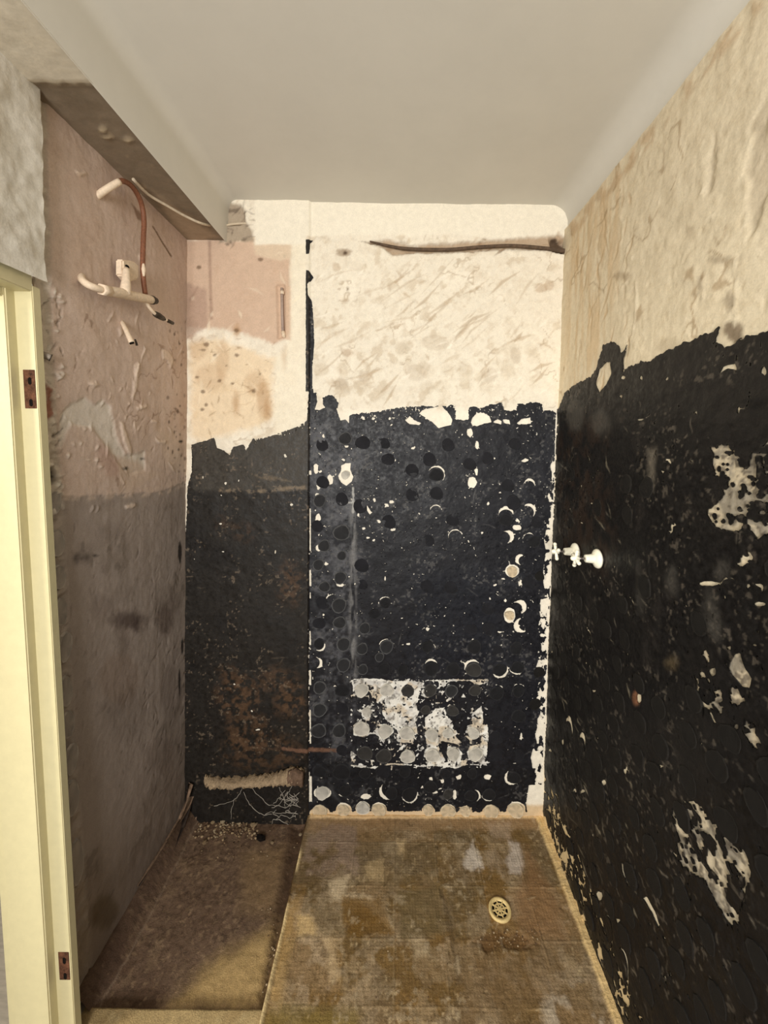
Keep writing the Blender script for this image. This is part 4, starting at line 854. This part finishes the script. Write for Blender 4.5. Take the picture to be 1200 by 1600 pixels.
e.paint(e.poly([(452, 1290), (478, 1290), (436, 1480), (418, 1575), (405, 1570), (425, 1450)], 0.008), (70, 50, 34), 0.02, 0.7)  # shade beside the slab edge painted into the channel colour
e.relief(e.poly([(462, 1290), (480, 1290), (440, 1480), (420, 1575), (410, 1570), (430, 1450)], 0.008), -0.012, 0.02)
e.h += 0.07*sstep(0.07, 0.0, e.U-(XL0+0.002))                 # membrane turned up against the wall
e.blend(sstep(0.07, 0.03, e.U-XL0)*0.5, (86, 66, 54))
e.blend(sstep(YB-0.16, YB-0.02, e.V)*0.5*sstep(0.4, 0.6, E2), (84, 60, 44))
e.blend(sstep(0.004, 0.0, np.abs(e.U-(XL0+0.058)-0.02*(E2-0.5)))*0.45, (150, 130, 110))
e.c *= 1.12
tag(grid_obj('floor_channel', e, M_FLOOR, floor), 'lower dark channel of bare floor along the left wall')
# front threshold strip
q = Canvas(FLOOR, -0.90, XS, 0.6, YT, 0.005, (176, 152, 108))
Q1 = fbm(q.U, q.V, 0.08, 2); Q2 = fbm(q.U, q.V, 0.03, 4)
q.h += (Q1-0.5)*0.006+(Q2-0.5)*0.002; q.blend(sstep(0.5, 0.7, Q1)*0.5, (150, 124, 82)); q.blend(sstep(0.6, 0.75, Q2)*0.4, (196, 176, 132))
q.h += np.where(q.V > YT-0.008, -0.03, 0.0)
tag(grid_obj('threshold_screed', q, M_FLOOR, floor), 'pale raised screed in front of the channel')

# ================================================================== DOOR FRAME
def jshear(x, y, z):                                          # the frame leans a little
    k_ = (z-1.0)/1.0
    return (x-0.012*k_, y-0.024*k_, z)
door = empty('door_1', (-0.88, YJ, 0)); tag(door, 'cream painted door frame at the left with empty hinge recesses', kind='structure')
def dpart(name, mesh, mat):
    o = link(name, mesh, mat, door); o.matrix_parent_inverse = Matrix.Translation((0.88, -YJ, 0)); return o
XJ = -0.872
dpart('jamb', box_mesh('jamb', XJ-0.046, XJ, YJ+0.018, YJ+0.042, 0.0, 2.06, 0.002, jshear), M_TRIM)
dpart('door_stop', box_mesh('door_stop', XJ-0.140, XJ-0.044, YJ-0.007, YJ+0.042, 0.0, 2.06, 0.003, jshear), M_TRIM)
dpart('outer_bead', box_mesh('outer_bead', XJ-0.166, XJ-0.142, YJ+0.002, YJ+0.042, 0.0, 2.06, 0.002, jshear), M_TRIM)
dpart('head_jamb', box_mesh('head_jamb', XJ-0.046-0.014, XJ-0.014, 0.24, YJ-0.004, 2.045, 2.085, 0.002), M_TRIM)
dpart('head_stop', box_mesh('head_stop', XJ-0.166-0.014, XJ-0.046-0.014, 0.24, YJ-0.004, 2.025, 2.085, 0.003), M_TRIM)
JF = Plane((0, YJ+0.018, 0), (1, 0, 0), (0, 0, 1))
def recess(x0, x1, y0, y1, name):
    """hinge recess: bare wood let into the rebate, with screw holes"""
    pa, pb = JF.px(x0, y1), JF.px(x1, y0)
    z0, z1 = pa[2], pb[2]; zc = (z0+z1)/2; xa, xb, yf = XJ-0.034, XJ-0.005, YJ+0.018
    m = dpart(name, box_mesh(name, xa, xb, yf-0.0012, yf+0.004, z0, z1, 0.0008, jshear), M_WOOD); m['label'] = 'bare brown wood of a hinge recess'
    for dz in (-0.34, 0.22):
        c = dpart('screw_hole', box_mesh('screw_hole', (xa+xb)/2-0.002, (xa+xb)/2+0.006, yf-0.0020, yf, zc+dz*(z1-z0)-0.010, zc+dz*(z1-z0)+0.008, 0.002, jshear), M_DARK)
        c['label'] = 'dark screw hole'; c.parent = m; c.matrix_parent_inverse = Matrix.Identity(4)
recess(42, 60, 580, 639, 'hinge_recess'); recess(98, 112, 1500, 1545, 'hinge_recess')
bm = bmesh.new(); bmesh.ops.create_cone(bm, cap_ends=True, segments=24, radius1=0.035, radius2=0.030, depth=0.05)
for vv in bm.verts: vv.co += Vector((XJ-0.160, YJ+0.03, 0.025))
me = bpy.data.meshes.new('plinth_block'); bm.to_mesh(me); bm.free(); dpart('plinth_block', me, M_TRIM)

# room beyond the doorway
me = box_mesh('floor_hall', -3.2, -0.90, -1.5, 2.6, -0.03, -0.004); tag(link('floor_hall', me, M_HALLFLOOR), 'grey brown sheet floor beyond the doorway', kind='structure')
me = box_mesh('wall_hall', -3.2, -1.03, 2.15, 2.25, 0.0, 2.7); tag(link('wall_hall', me, M_HALLWALL), 'white wall of the room beyond the doorway', kind='structure')

# ================================================================== tubes and lathes
def tube(name, pts, rad, mat, parent=None, seg=12, smooth_path=3, cap=True):
    P = [Vector(p) for p in pts]; R = rad if isinstance(rad, (list, tuple)) else [rad]*len(P)
    if smooth_path > 1 and len(P) > 2:
        Q, RR = [], []
        for i in range(len(P)-1):
            p0 = P[max(i-1, 0)]; p1 = P[i]; p2 = P[i+1]; p3 = P[min(i+2, len(P)-1)]
            for k_ in range(smooth_path):
                u = k_/smooth_path
                Q.append(0.5*((2*p1)+(p2-p0)*u+(2*p0-5*p1+4*p2-p3)*u*u+(3*p1-p0-3*p2+p3)*u**3)); RR.append(R[i]*(1-u)+R[i+1]*u)
        Q.append(P[-1]); RR.append(R[-1]); P, R = Q, RR
    co, fs = [], []; prev = None
    for i, p in enumerate(P):
        d = (P[min(i+1, len(P)-1)]-P[max(i-1, 0)]).normalized()
        if prev is None:
            a = d.orthogonal().normalized()
        else:
            a = (prev-d*prev.dot(d)).normalized()
        prev = a; b_ = d.cross(a)
        for j in range(seg):
            t_ = 2*math.pi*j/seg; co.append(p+(a*math.cos(t_)+b_*math.sin(t_))*R[i])
    n = len(P)
    for i in range(n-1):
        for j in range(seg): fs.append((i*seg+j, i*seg+(j+1) % seg, (i+1)*seg+(j+1) % seg, (i+1)*seg+j))
    if cap: fs.append(tuple(range(seg))[::-1]); fs.append(tuple((n-1)*seg+j for j in range(seg)))
    me = bpy.data.meshes.new(name); me.from_pydata([tuple(c) for c in co], [], fs); me.update()
    o = link(name, me, mat, parent, False)
    for pl in me.polygons: pl.use_smooth = len(pl.vertices) == 4
    if parent is not None: o.matrix_parent_inverse = Matrix.Translation(parent.location).inverted()
    return o
def lp_(x, y, d): return LEFT.px(x, y, d)

# ---- shower pipework on the left wall
pw = empty('shower_pipework', lp_(128, 437, 0.0)); tag(pw, 'old shower pipework of painted fittings and a bare copper riser on pink plaster', 'pipework')
tube('painted_stub', [lp_(150, 308, -0.008), lp_(160, 300, .012), lp_(174, 291, .034), lp_(187, 283.5, .050)], [.0098, .0098, .0096, .0092], M_PIPEPAINT, pw)
riser = tube('copper_riser', [lp_(185, 284, .048), lp_(193, 283, .052), lp_(205, 290, .051), lp_(215, 304, .048), lp_(222, 322, .044), lp_(225, 345, .042), lp_(224, 375, .042), lp_(223, 410, .042), lp_(224, 435, .042), lp_(227, 460, .040)], .0078, M_COPPER, pw, smooth_path=4)
o = tube('paint_drip', [lp_(224.2, 412, .047), lp_(224.3, 421, .0475), lp_(224.6, 432, .047)], [.003, .0066, .003], M_PIPEPAINT, pw); o.parent = riser; o.matrix_parent_inverse = Matrix.Identity(4)
tube('inlet_tube', [lp_(126, 430, -0.008), lp_(128, 437, .010), lp_(136, 444, .028), lp_(147, 449, .040), lp_(160, 453, .045)], .0100, M_PIPEPAINT, pw)
tube('coupling_nut', [lp_(158, 452, .045), lp_(164, 453.5, .045), lp_(170, 454.5, .045)], .0165, M_PIPEPAINT, pw, seg=6, smooth_path=1)
tube('valve_body', [lp_(170, 454.5, .045), lp_(174, 455.5, .045), lp_(188, 458, .045), lp_(210, 463, .045), lp_(234, 468, .045), lp_(237, 468.6, .045)], [.0125, .0150, .0155, .0150, .0140, .0135], M_PIPEPAINT, pw, smooth_path=2)
tube('threaded_end', [lp_(236, 468.5, .045), lp_(239, 469, .045), lp_(240, 469.2, .045), lp_(243, 470, .045)], [.0150, .0150, .011, .0115], M_BRASS, pw, smooth_path=1)
tube('tee_branch', [lp_(196, 460, .046), lp_(196.5, 448, .047), lp_(197, 440, .047), lp_(197, 430, .042), lp_(197, 421, .036)], [.016, .0150, .0125, .0115, .011], M_PIPEPAINT, pw, smooth_path=2)
P4 = [lp_(180, 405, .012), lp_(198, 408, .012), lp_(206, 414, .012), lp_(206, 436, .012), lp_(190, 441, .012), lp_(180, 430, .012)]
co = [tuple(p) for p in P4]+[tuple(p+LEFT.n*0.024) for p in P4]
me = bpy.data.meshes.new('wall_elbow'); me.from_pydata(co, [], [(0, 1, 2, 3, 4, 5)[::-1], (6, 7, 8, 9, 10, 11)]+[(i, (i+1) % 6, (i+1) % 6+6, i+6) for i in range(6)]); me.update()
bm = bmesh.new(); bm.from_mesh(me); bmesh.ops.recalc_face_normals(bm, faces=bm.faces); bmesh.ops.bevel(bm, geom=list(bm.edges), offset=0.004, segments=2, affect='EDGES'); bm.to_mesh(me); bm.free()
elbow = o = link('wall_elbow', me, M_PIPEPAINT, pw); o.matrix_parent_inverse = Matrix.Translation(pw.location).inverted()
o = tube('open_port', [lp_(197, 417, .030), lp_(198, 417.5, .0385)], [.0075, .0072], M_DARK, pw, smooth_path=1); o.parent = elbow; o.matrix_parent_inverse = Matrix.Identity(4)
tube('branch_tube', [lp_(228, 472, .040), lp_(233, 480, .045), lp_(238, 486, .048), lp_(244, 492, .050)], [.0065, .0055, .0055, .0055], M_PIPEPAINT, pw)
tube('hex_fitting', [lp_(242, 490, .050), lp_(247, 493, .051), lp_(255, 498, .052)], [.0100, .0115, .0090], M_BRASS, pw, seg=6, smooth_path=1)
tube('nozzle_tip', [lp_(254, 497.5, .052), lp_(262, 501, .053), lp_(263, 501.5, .053), lp_(270, 505, .054)], [.0045, .0045, .0068, .0062], M_BRASS, pw, smooth_path=1)
for x, y, d in ((259, 499.5, .055), ):
    tube('paint_drip', [lp_(258, 499, .0535), lp_(260, 500, .0535)], .0058, M_PIPEPAINT, pw, smooth_path=1)

ps = empty('pipe_stub', lp_(190, 505, 0)); tag(ps, 'short cut painted pipe stub sticking out of the pink wall below the pipework', 'pipe')
tube('tube', [lp_(190, 502, -0.006), lp_(194, 510, .014), lp_(200, 523, .036), lp_(206, 536, .052)], [.0055, .0070, .0075, .0085], M_PIPEPAINT, ps)
tube('open_end', [lp_(205.4, 535, .052), lp_(206.6, 537.4, .0535)], .0070, M_DARK, ps, smooth_path=1)
tube('torn_rim', [lp_(211, 530, .050), lp_(213, 536, .051), lp_(214, 540, .052)], [.0025, .0035, .0040], M_BRASS, ps)

cs = empty('conduit_stub', lp_(72, 557, 0)); tag(cs, 'short grey conduit stub in the crumbled filler beside the door frame', 'conduit')
tube('tube', [lp_(66, 554, -0.004), lp_(72, 556, .004), lp_(79, 559, .010)], .0085, material('stub_grey', (150, 140, 128), 0.7, 120, .25, 200, .4, .001, .3), cs, 12, 2)
tube('rim', [lp_(78.5, 558.8, .0098), lp_(80, 559.4, .0112)], .0095, M_BRASS, cs, 12, 1)

# ---- cable along the beam
def so_(x, y, dz):
    p = Plane((0, 0, ZS-dz), (1, 0, 0), (0, 1, 0)); return p.px(x, y)
tag(tube('surface_cable', [so_(208, 280, .010), so_(232, 304, .010), so_(262, 322, .010), so_(290, 338, .012), so_(318, 350, .012), BACK.px(345, 353, .022), BACK.px(366, 350, .020), BACK.px(387, 349, .004)], .0048, M_CABLE, None, 8, 4),
    'thin painted cable running under the beam to the back wall', 'cable')
# ---- conduit in the chase of the back wall
tag(tube('old_conduit', [BACK.px(578, 377, -.004), BACK.px(606, 384, -.002), BACK.px(640, 389, .002), BACK.px(700, 390, .003), BACK.px(750, 386, .003), BACK.px(800, 384, .002), BACK.px(850, 388, .001), BACK.px(893, 394, .001)], [.003, .006, .0075, .0075, .0075, .0075, .008, .011], M_CONDUIT, None, 8, 5),
    'dark conduit lying in the torn chase high on the back wall', 'conduit')
# ---- remnant pipe in its slot
pr = empty('slot_pipe', BACK.px(440, 528, 0.012)); tag(pr, 'thin grey pipe left in a vertical slot of the left bay', 'pipe')
tube('tube', [BACK.px(440.5, 450, .010), BACK.px(441, 490, .010), BACK.px(442, 520, .010)], .0062, material('slot_pipe_paint', (172, 152, 140), 0.6, 120, .2, 200, .3, .001, .3), pr, 10, 1)
tube('collar', [BACK.px(441, 455, .010), BACK.px(441, 460, .010)], .009, M_PIPEPAINT, pr, 10, 1)
tube('end_cap', [BACK.px(442, 518, .010), BACK.px(443, 523, .012), BACK.px(444, 526, .020)], [.0085, .0095, .0060], M_PIPEPAINT, pr, 10, 1)

# ---- two taps on the right wall
def lathe(name, prof, mat, parent, seg=28):
    """profile of (distance from the wall, radius) about the local -X axis"""
    co, fs = [], []
    for d, rad in prof:
        for j in range(seg):
            a = 2*math.pi*j/seg; co.append((-d, rad*math.cos(a), rad*math.sin(a)))
    n = len(prof)
    for i in range(n-1):
        for j in range(seg): fs.append((i*seg+j, i*seg+(j+1) % seg, (i+1)*seg+(j+1) % seg, (i+1)*seg+j))
    fs.append(tuple(range(seg))); fs.append(tuple((n-1)*seg+j for j in range(seg))[::-1])
    me = bpy.data.meshes.new(name); me.from_pydata(co, [], fs); me.update()
    bm = bmesh.new(); bm.from_mesh(me); bmesh.ops.recalc_face_normals(bm, faces=bm.faces); bm.to_mesh(me); bm.free()
    o = link(name, me, mat, parent)
    for pl in me.polygons: pl.use_smooth = len(pl.vertices) == 4
    return o
def cone_part(name, segs, balls, parent, loc):
    bm = bmesh.new()
    for p, q, r0, r1, seg in segs:
        p, q = Vector(p), Vector(q); d = q-p
        m = Matrix.Translation((p+q)/2) @ d.to_track_quat('Z', 'Y').to_matrix().to_4x4()
        bmesh.ops.create_cone(bm, cap_ends=True, segments=seg, radius1=r0, radius2=r1, depth=d.length, matrix=m)
    for p, r0 in balls: bmesh.ops.create_uvsphere(bm, u_segments=12, v_segments=8, radius=r0, matrix=Matrix.Translation(p))
    me = bpy.data.meshes.new(name); bm.to_mesh(me); bm.free(); o = link(name, me, M_TAP, parent, True); o.location = loc; return o
def tap(x, y, ang, label):
    u, v = RIGHT.uv(x, y); _, h = field_at(r, u, v); p = RIGHT.at(u, v, h+0.004)
    root = empty('shower_tap', p); tag(root, label, 'tap', 'white shower taps on the right wall')
    lathe('backing_plate', [(-0.012, .026), (0.003, .026), (0.006, .022)], M_STEEL, root)
    lathe('flange', [(0.002, .0325), (0.006, .0325), (0.011, .030), (0.016, .022), (0.018, .017)], M_TAP, root)
    lathe('sleeve', [(0.012, .0165), (0.020, .0160), (0.042, .0135), (0.046, .0125), (0.047, .009)], M_TAP, root)
    lathe('spindle', [(0.045, .0042), (0.074, .0042)], M_STEEL, root, 12)
    hub = cone_part('cross_handle', [((0.010, 0, 0), (-0.010, 0, 0), 0.0095, 0.0085, 16)], [((-0.010, 0, 0), 0.0080)], root, (-0.078, 0, 0))
    for i in range(4):
        a = ang+i*math.pi/2; c, s_ = math.cos(a), math.sin(a)
        cone_part('handle_arm', [((0, 0, 0), (0, 0.026*c, 0.026*s_), 0.0048, 0.0064, 12)], [((0, 0.027*c, 0.027*s_), 0.0069)], hub, (0, 0, 0))
tap(904, 862, 1.15, 'white cross handled tap nearest the inner corner of the black wall')
tap(938, 873, 0.35, 'white cross handled tap farther from the inner corner of the black wall')

# ---- floor drain grate
gp = FLOOR.px(781, 1423); gr = empty('drain_grate', (gp[0], gp[1], 0.0)); tag(gr, 'round cream brass drain grate with petal slots in the brown floor', 'drain')
RG = 0.040
bm = bmesh.new(); seg = 40
rings = [(RG, 0.000), (RG, 0.007), (RG-0.002, 0.0085), (RG*0.80, 0.0085), (RG*0.77, 0.0070), (RG*0.70, 0.0070), (RG*0.69, 0.001)]
vr = [[bm.verts.new((a*math.cos(2*math.pi*j/seg), a*math.sin(2*math.pi*j/seg), z)) for j in range(seg)] for a, z in rings]
for i in range(len(rings)-1):
    for j in range(seg): bm.faces.new((vr[i][j], vr[i][(j+1) % seg], vr[i+1][(j+1) % seg], vr[i+1][j]))
bmesh.ops.recalc_face_normals(bm, faces=bm.faces)
me = bpy.data.meshes.new('rim'); bm.to_mesh(me); bm.free(); link('rim', me, M_GRATE, gr, True)
def flat_poly(name, pts, z0, z1, mat):
    bm = bmesh.new(); a = [bm.verts.new((x, y, z0)) for x, y in pts]; b_ = [bm.verts.new((x, y, z1)) for x, y in pts]
    bm.faces.new(b_); bm.faces.new(a[::-1])
    for i in range(len(pts)): bm.faces.new((a[i], a[(i+1) % len(pts)], b_[(i+1) % len(pts)], b_[i]))
    bmesh.ops.recalc_face_normals(bm, faces=bm.faces)
    me = bpy.data.meshes.new(name); bm.to_mesh(me); bm.free(); return link(name, me, mat, gr)
flat_poly('hub', [(0.0075*math.cos(i*math.pi/8), 0.0075*math.sin(i*math.pi/8)) for i in range(16)], 0.002, 0.0078, M_GRATE)
for i in range(8):
    a = i*math.pi/4+0.2; c, s_ = math.cos(a), math.sin(a); wd = 0.0017
    pts = [(0.006*c-wd*-s_*1, 0.006*s_-wd*c), (0.0285*c+wd*s_, 0.0285*s_-wd*c), (0.0285*c-wd*s_, 0.0285*s_+wd*c), (0.006*c-wd*s_, 0.006*s_+wd*c)]
    pts[0] = (0.006*c+wd*s_, 0.006*s_-wd*c); flat_poly('spoke', pts, 0.002, 0.0074, M_GRATE)
    a2 = a+math.pi/8; c, s_ = math.cos(a2), math.sin(a2); r0 = 0.0195
    flat_poly('petal_bridge', [(r0*math.cos(a+t_), r0*math.sin(a+t_)) for t_ in (0.08, 0.26, 0.52, 0.70)]+[((r0-0.0035)*math.cos(a+t_), (r0-0.0035)*math.sin(a+t_)) for t_ in (0.70, 0.52, 0.26, 0.08)], 0.002, 0.0072, M_GRATE)
flat_poly('drain_well', [(0.0285*math.cos(i*math.pi/10), 0.0285*math.sin(i*math.pi/10)) for i in range(20)], -0.004, 0.0035, M_DARK)

# ---- mortar ledge, broken brick, salt veins and scraps at the foot of the left bay
def lump_bar(name, path, wid, hts, mat, parent, seed, amp=0.006, nseg=60, ring=12):
    rnd = np.random.RandomState(seed); P = np.array(path); n = len(P); co, fs = [], []
    for i in range(nseg+1):
        t_ = i/nseg*(n-1); a = min(int(t_), n-2); f_ = t_-a
        c = P[a]*(1-f_)+P[a+1]*f_; w_ = wid[a]*(1-f_)+wid[a+1]*f_; h_ = hts[a]*(1-f_)+hts[a+1]*f_
        for j in range(ring):
            an = 2*math.pi*j/ring; nn = amp*(rnd.rand()-.5)*2
            co.append((c[0]+0.3*amp*(rnd.rand()-.5), c[1]-(w_+nn)*math.cos(an), c[2]+(h_+nn)*math.sin(an)))
    for i in range(nseg):
        for j in range(ring): fs.append((i*ring+j, i*ring+(j+1) % ring, (i+1)*ring+(j+1) % ring, (i+1)*ring+j))
    fs.append(tuple(range(ring))); fs.append(tuple(nseg*ring+j for j in range(ring))[::-1])
    me = bpy.data.meshes.new(name); me.from_pydata(co, [], fs); me.update()
    bm = bmesh.new(); bm.from_mesh(me); bmesh.ops.recalc_face_normals(bm, faces=bm.faces); bm.to_mesh(me); bm.free()
    return link(name, me, mat, parent, True)
lump_bar('mortar_ledge', [BACK.px(320, 1218, .03), BACK.px(330, 1222, .032), BACK.px(360, 1222, .032), BACK.px(400, 1220, .034), BACK.px(430, 1217, .036), BACK.px(452, 1212, .038), BACK.px(474, 1214, .036)],
         [.010, .026, .028, .030, .032, .034, .030], [.018, .016, .014, .016, .018, .030, .030], M_MORTAR, wall_back, 3, 0.009)['label'] = 'rough pale mortar ledge left on the wall'
lump_bar('broken_brick', [BACK.px(449, 1216, .048), BACK.px(462, 1214, .050), BACK.px(474, 1217, .046)], [.022, .026, .022], [.030, .036, .030], M_BRICK, wall_back, 9, 0.003, 14)['label'] = 'brown broken brick end in the ledge'
veins = [[(378, 1229), (376, 1240), (366, 1250), (362, 1262), (361, 1280)], [(380, 1238), (386, 1248), (392, 1260), (402, 1268), (412, 1274), (425, 1272)], [(394, 1230), (400, 1240), (410, 1248), (420, 1258), (432, 1260), (440, 1252)],
         [(425, 1262), (436, 1258), (446, 1262), (458, 1258), (470, 1262)], [(412, 1274), (424, 1268), (438, 1272), (450, 1268), (466, 1272)], [(430, 1280), (440, 1274), (452, 1278), (462, 1274)], [(440, 1252), (446, 1244), (452, 1236), (456, 1228)],
         [(446, 1262), (444, 1250), (440, 1238), (436, 1230)], [(458, 1258), (460, 1246), (452, 1240)], [(424, 1288), (428, 1280), (440, 1282), (452, 1290)], [(334, 1260), (350, 1256), (366, 1250)], [(448, 1246), (456, 1252), (466, 1250)], [(436, 1246), (446, 1250), (462, 1244), (468, 1238)]]
for _ in range(16):
    x_, y_ = random.uniform(430, 470), random.uniform(1234, 1268); veins.append([(x_, y_), (x_+random.uniform(-8, 8), y_+random.uniform(3, 8)), (x_+random.uniform(-12, 12), y_+random.uniform(6, 14))])
bmv = []
sv = empty('salt_bloom', BACK.px(440, 1282, 0.0)); sv.parent = None
for i, v_ in enumerate(veins):
    pts = []
    for a, c in zip(v_[:-1], v_[1:]):
        for q_ in (0, .33, .66): pts.append(BACK.px(a[0]*(1-q_)+c[0]*q_+random.uniform(-1, 1), a[1]*(1-q_)+c[1]*q_+random.uniform(-1, 1), 0.019))
    pts.append(BACK.px(v_[-1][0], v_[-1][1], 0.018))
    o = tube('salt_vein', pts, [random.uniform(.0008, .0017) for _ in pts], M_SALT, None, 6, 2); bmv.append(o)
bpy.data.objects.remove(sv)
for o in bmv: o.parent = wall_back
# torn membrane in the inner corner
def ribbon(name, pts, wd, mat, parent):
    co, fs = [], []
    for i, p in enumerate(pts):
        p = Vector(p); w_ = wd*(1-0.5*i/len(pts))*random.uniform(.6, 1.3)
        o_ = Vector((random.uniform(.6, 1), random.uniform(-.5, -.1), random.uniform(-.2, .2)))*w_
        co += [p-o_*.5, p+o_*.5, p+o_*.5+Vector((.001, .002, 0)), p-o_*.5+Vector((.001, .002, 0))]
    for i in range(len(pts)-1):
        a, c = i*4, i*4+4
        for q_ in range(4): fs.append((a+q_, a+(q_+1) % 4, c+(q_+1) % 4, c+q_))
    fs += [(0, 1, 2, 3), tuple(len(co)-4+q_ for q_ in (3, 2, 1, 0))]
    me = bpy.data.meshes.new(name); me.from_pydata([tuple(c) for c in co], [], fs); me.update()
    return link(name, me, mat, parent, True)
M_MEMB2 = material('membrane_pale', (128, 104, 84), 0.75, 60, .5, 120, .5, .002, .3)
for i, (pts, wd, mt) in enumerate([([(308, 1160), (306, 1190), (304, 1220), (298, 1250), (284, 1290), (268, 1325)], .040, M_MEMBR), ([(303, 1218), (300, 1240), (292, 1262), (280, 1285)], .030, M_MEMB2), ([(312, 1200), (311, 1235), (308, 1265), (302, 1290)], .038, M_MEMBR),
                                   ([(298, 1225), (292, 1250), (280, 1280), (262, 1310), (240, 1345), (215, 1385)], .020, M_MEMB2), ([(306, 1250), (303, 1275), (300, 1300)], .030, M_MEMB2)]):
    ribbon('torn_membrane', [LEFT.px(x, y, .022+.004*i) for x, y in pts], wd, mt, wall_left)['label'] = 'torn curled strip of membrane'

# ---- rubble
def stone_mesh(seed, col):
    rnd = random.Random(seed); bm = bmesh.new(); bmesh.ops.create_icosphere(bm, subdivisions=1, radius=1)
    for vv in bm.verts: vv.co = vv.co*rnd.uniform(.6, 1.15)
    for vv in bm.verts: vv.co.z *= .6
    me = bpy.data.meshes.new('rubble_chip'); bm.to_mesh(me); bm.free()
    set_col(me, np.tile(lin(col), (len(me.vertices), 1))); me.materials.append(M_STONE); return me
SM = [stone_mesh(i, c) for i, c in enumerate([(170, 146, 114), (140, 116, 88), (110, 88, 68), (88, 68, 52), (188, 168, 138), (30, 24, 21)])]
def stone(x, y, rr, mi, label):
    pl = FLOORL if x < 475 else FLOOR
    p = pl.px(x, y); o = bpy.data.objects.new('rubble_chunk', SM[mi]); COL.objects.link(o)
    o.location = (p[0], p[1], p[2]+rr*.34+0.001); o.scale = (rr, rr*random.uniform(.7, 1), rr); o.rotation_euler = (0, 0, random.uniform(0, 6.28))
    tag(o, label, 'rubble'); return o
stone(408, 1311, .022, 5, 'black jagged chunk lying on the dark channel floor')
stone(395, 1291, .017, 0, 'palest large rubble chunk beside the dark vein end')
stone(348, 1286, .015, 4, 'cream rubble chunk under the middle of the mortar ledge')
stone(384, 1296, .012, 0, 'tan rubble chunk just left of the largest pale chunk')
stone(333, 1286, .012, 0, 'small cream rubble chunk at the left of the ledge shadow')
stone(320, 1318, .013, 1, 'tan flat rubble chunk nearest the torn membrane')
stone(425, 1318, .009, 0, 'small pale rubble chunk right of the black chunk')
stone(469, 1306, .009, 4, 'white rubble chip against the slab edge')
rub_co, rub_f, rub_c = [], [], []
rnd = random.Random(5)
def scatter(n, fx, fy, pl, r0, r1):
    for _ in range(n):
        p = pl.px(fx(), fy()); rr = rnd.uniform(r0, r1); s0 = len(rub_co); me = SM[rnd.randrange(5)]
        a = rnd.uniform(0, 6.28); c, s_ = math.cos(a), math.sin(a)
        for vv in me.vertices: rub_co.append((p[0]+rr*(vv.co.x*c-vv.co.y*s_), p[1]+rr*(vv.co.x*s_+vv.co.y*c), p[2]+rr*vv.co.z+rr*.3))
        k_ = np.array(me.color_attributes['Col'].data[0].color)[:3]
        rub_c.extend([k_]*len(me.vertices))
        for pl_ in me.polygons: rub_f.append(tuple(s0+i for i in pl_.vertices))
G = rnd.gauss; Un = rnd.uniform
scatter(170, lambda: Un(302, 402), lambda: 1284+abs(G(0, 16)), FLOORL, .0025, .0075)
scatter(40, lambda: Un(300, 470), lambda: Un(1284, 1345), FLOORL, .002, .004)
scatter(60, lambda: G(430, 10), lambda: Un(1420, 1570), FLOORL, .0015, .004)
scatter(60, lambda: Un(750, 850), lambda: 1463+G(0, 10), FLOOR, .0015, .0038)
scatter(60, lambda: Un(500, 880), lambda: Un(1290, 1590), FLOOR, .0012, .0030)
me = bpy.data.meshes.new('floor_grit'); me.from_pydata(rub_co, [], rub_f); me.update(); set_col(me, np.array(rub_c))
tag(link('floor_grit', me, M_STONE), 'fine plaster grit and rubble scattered over the floor', 'grit', kind='stuff')
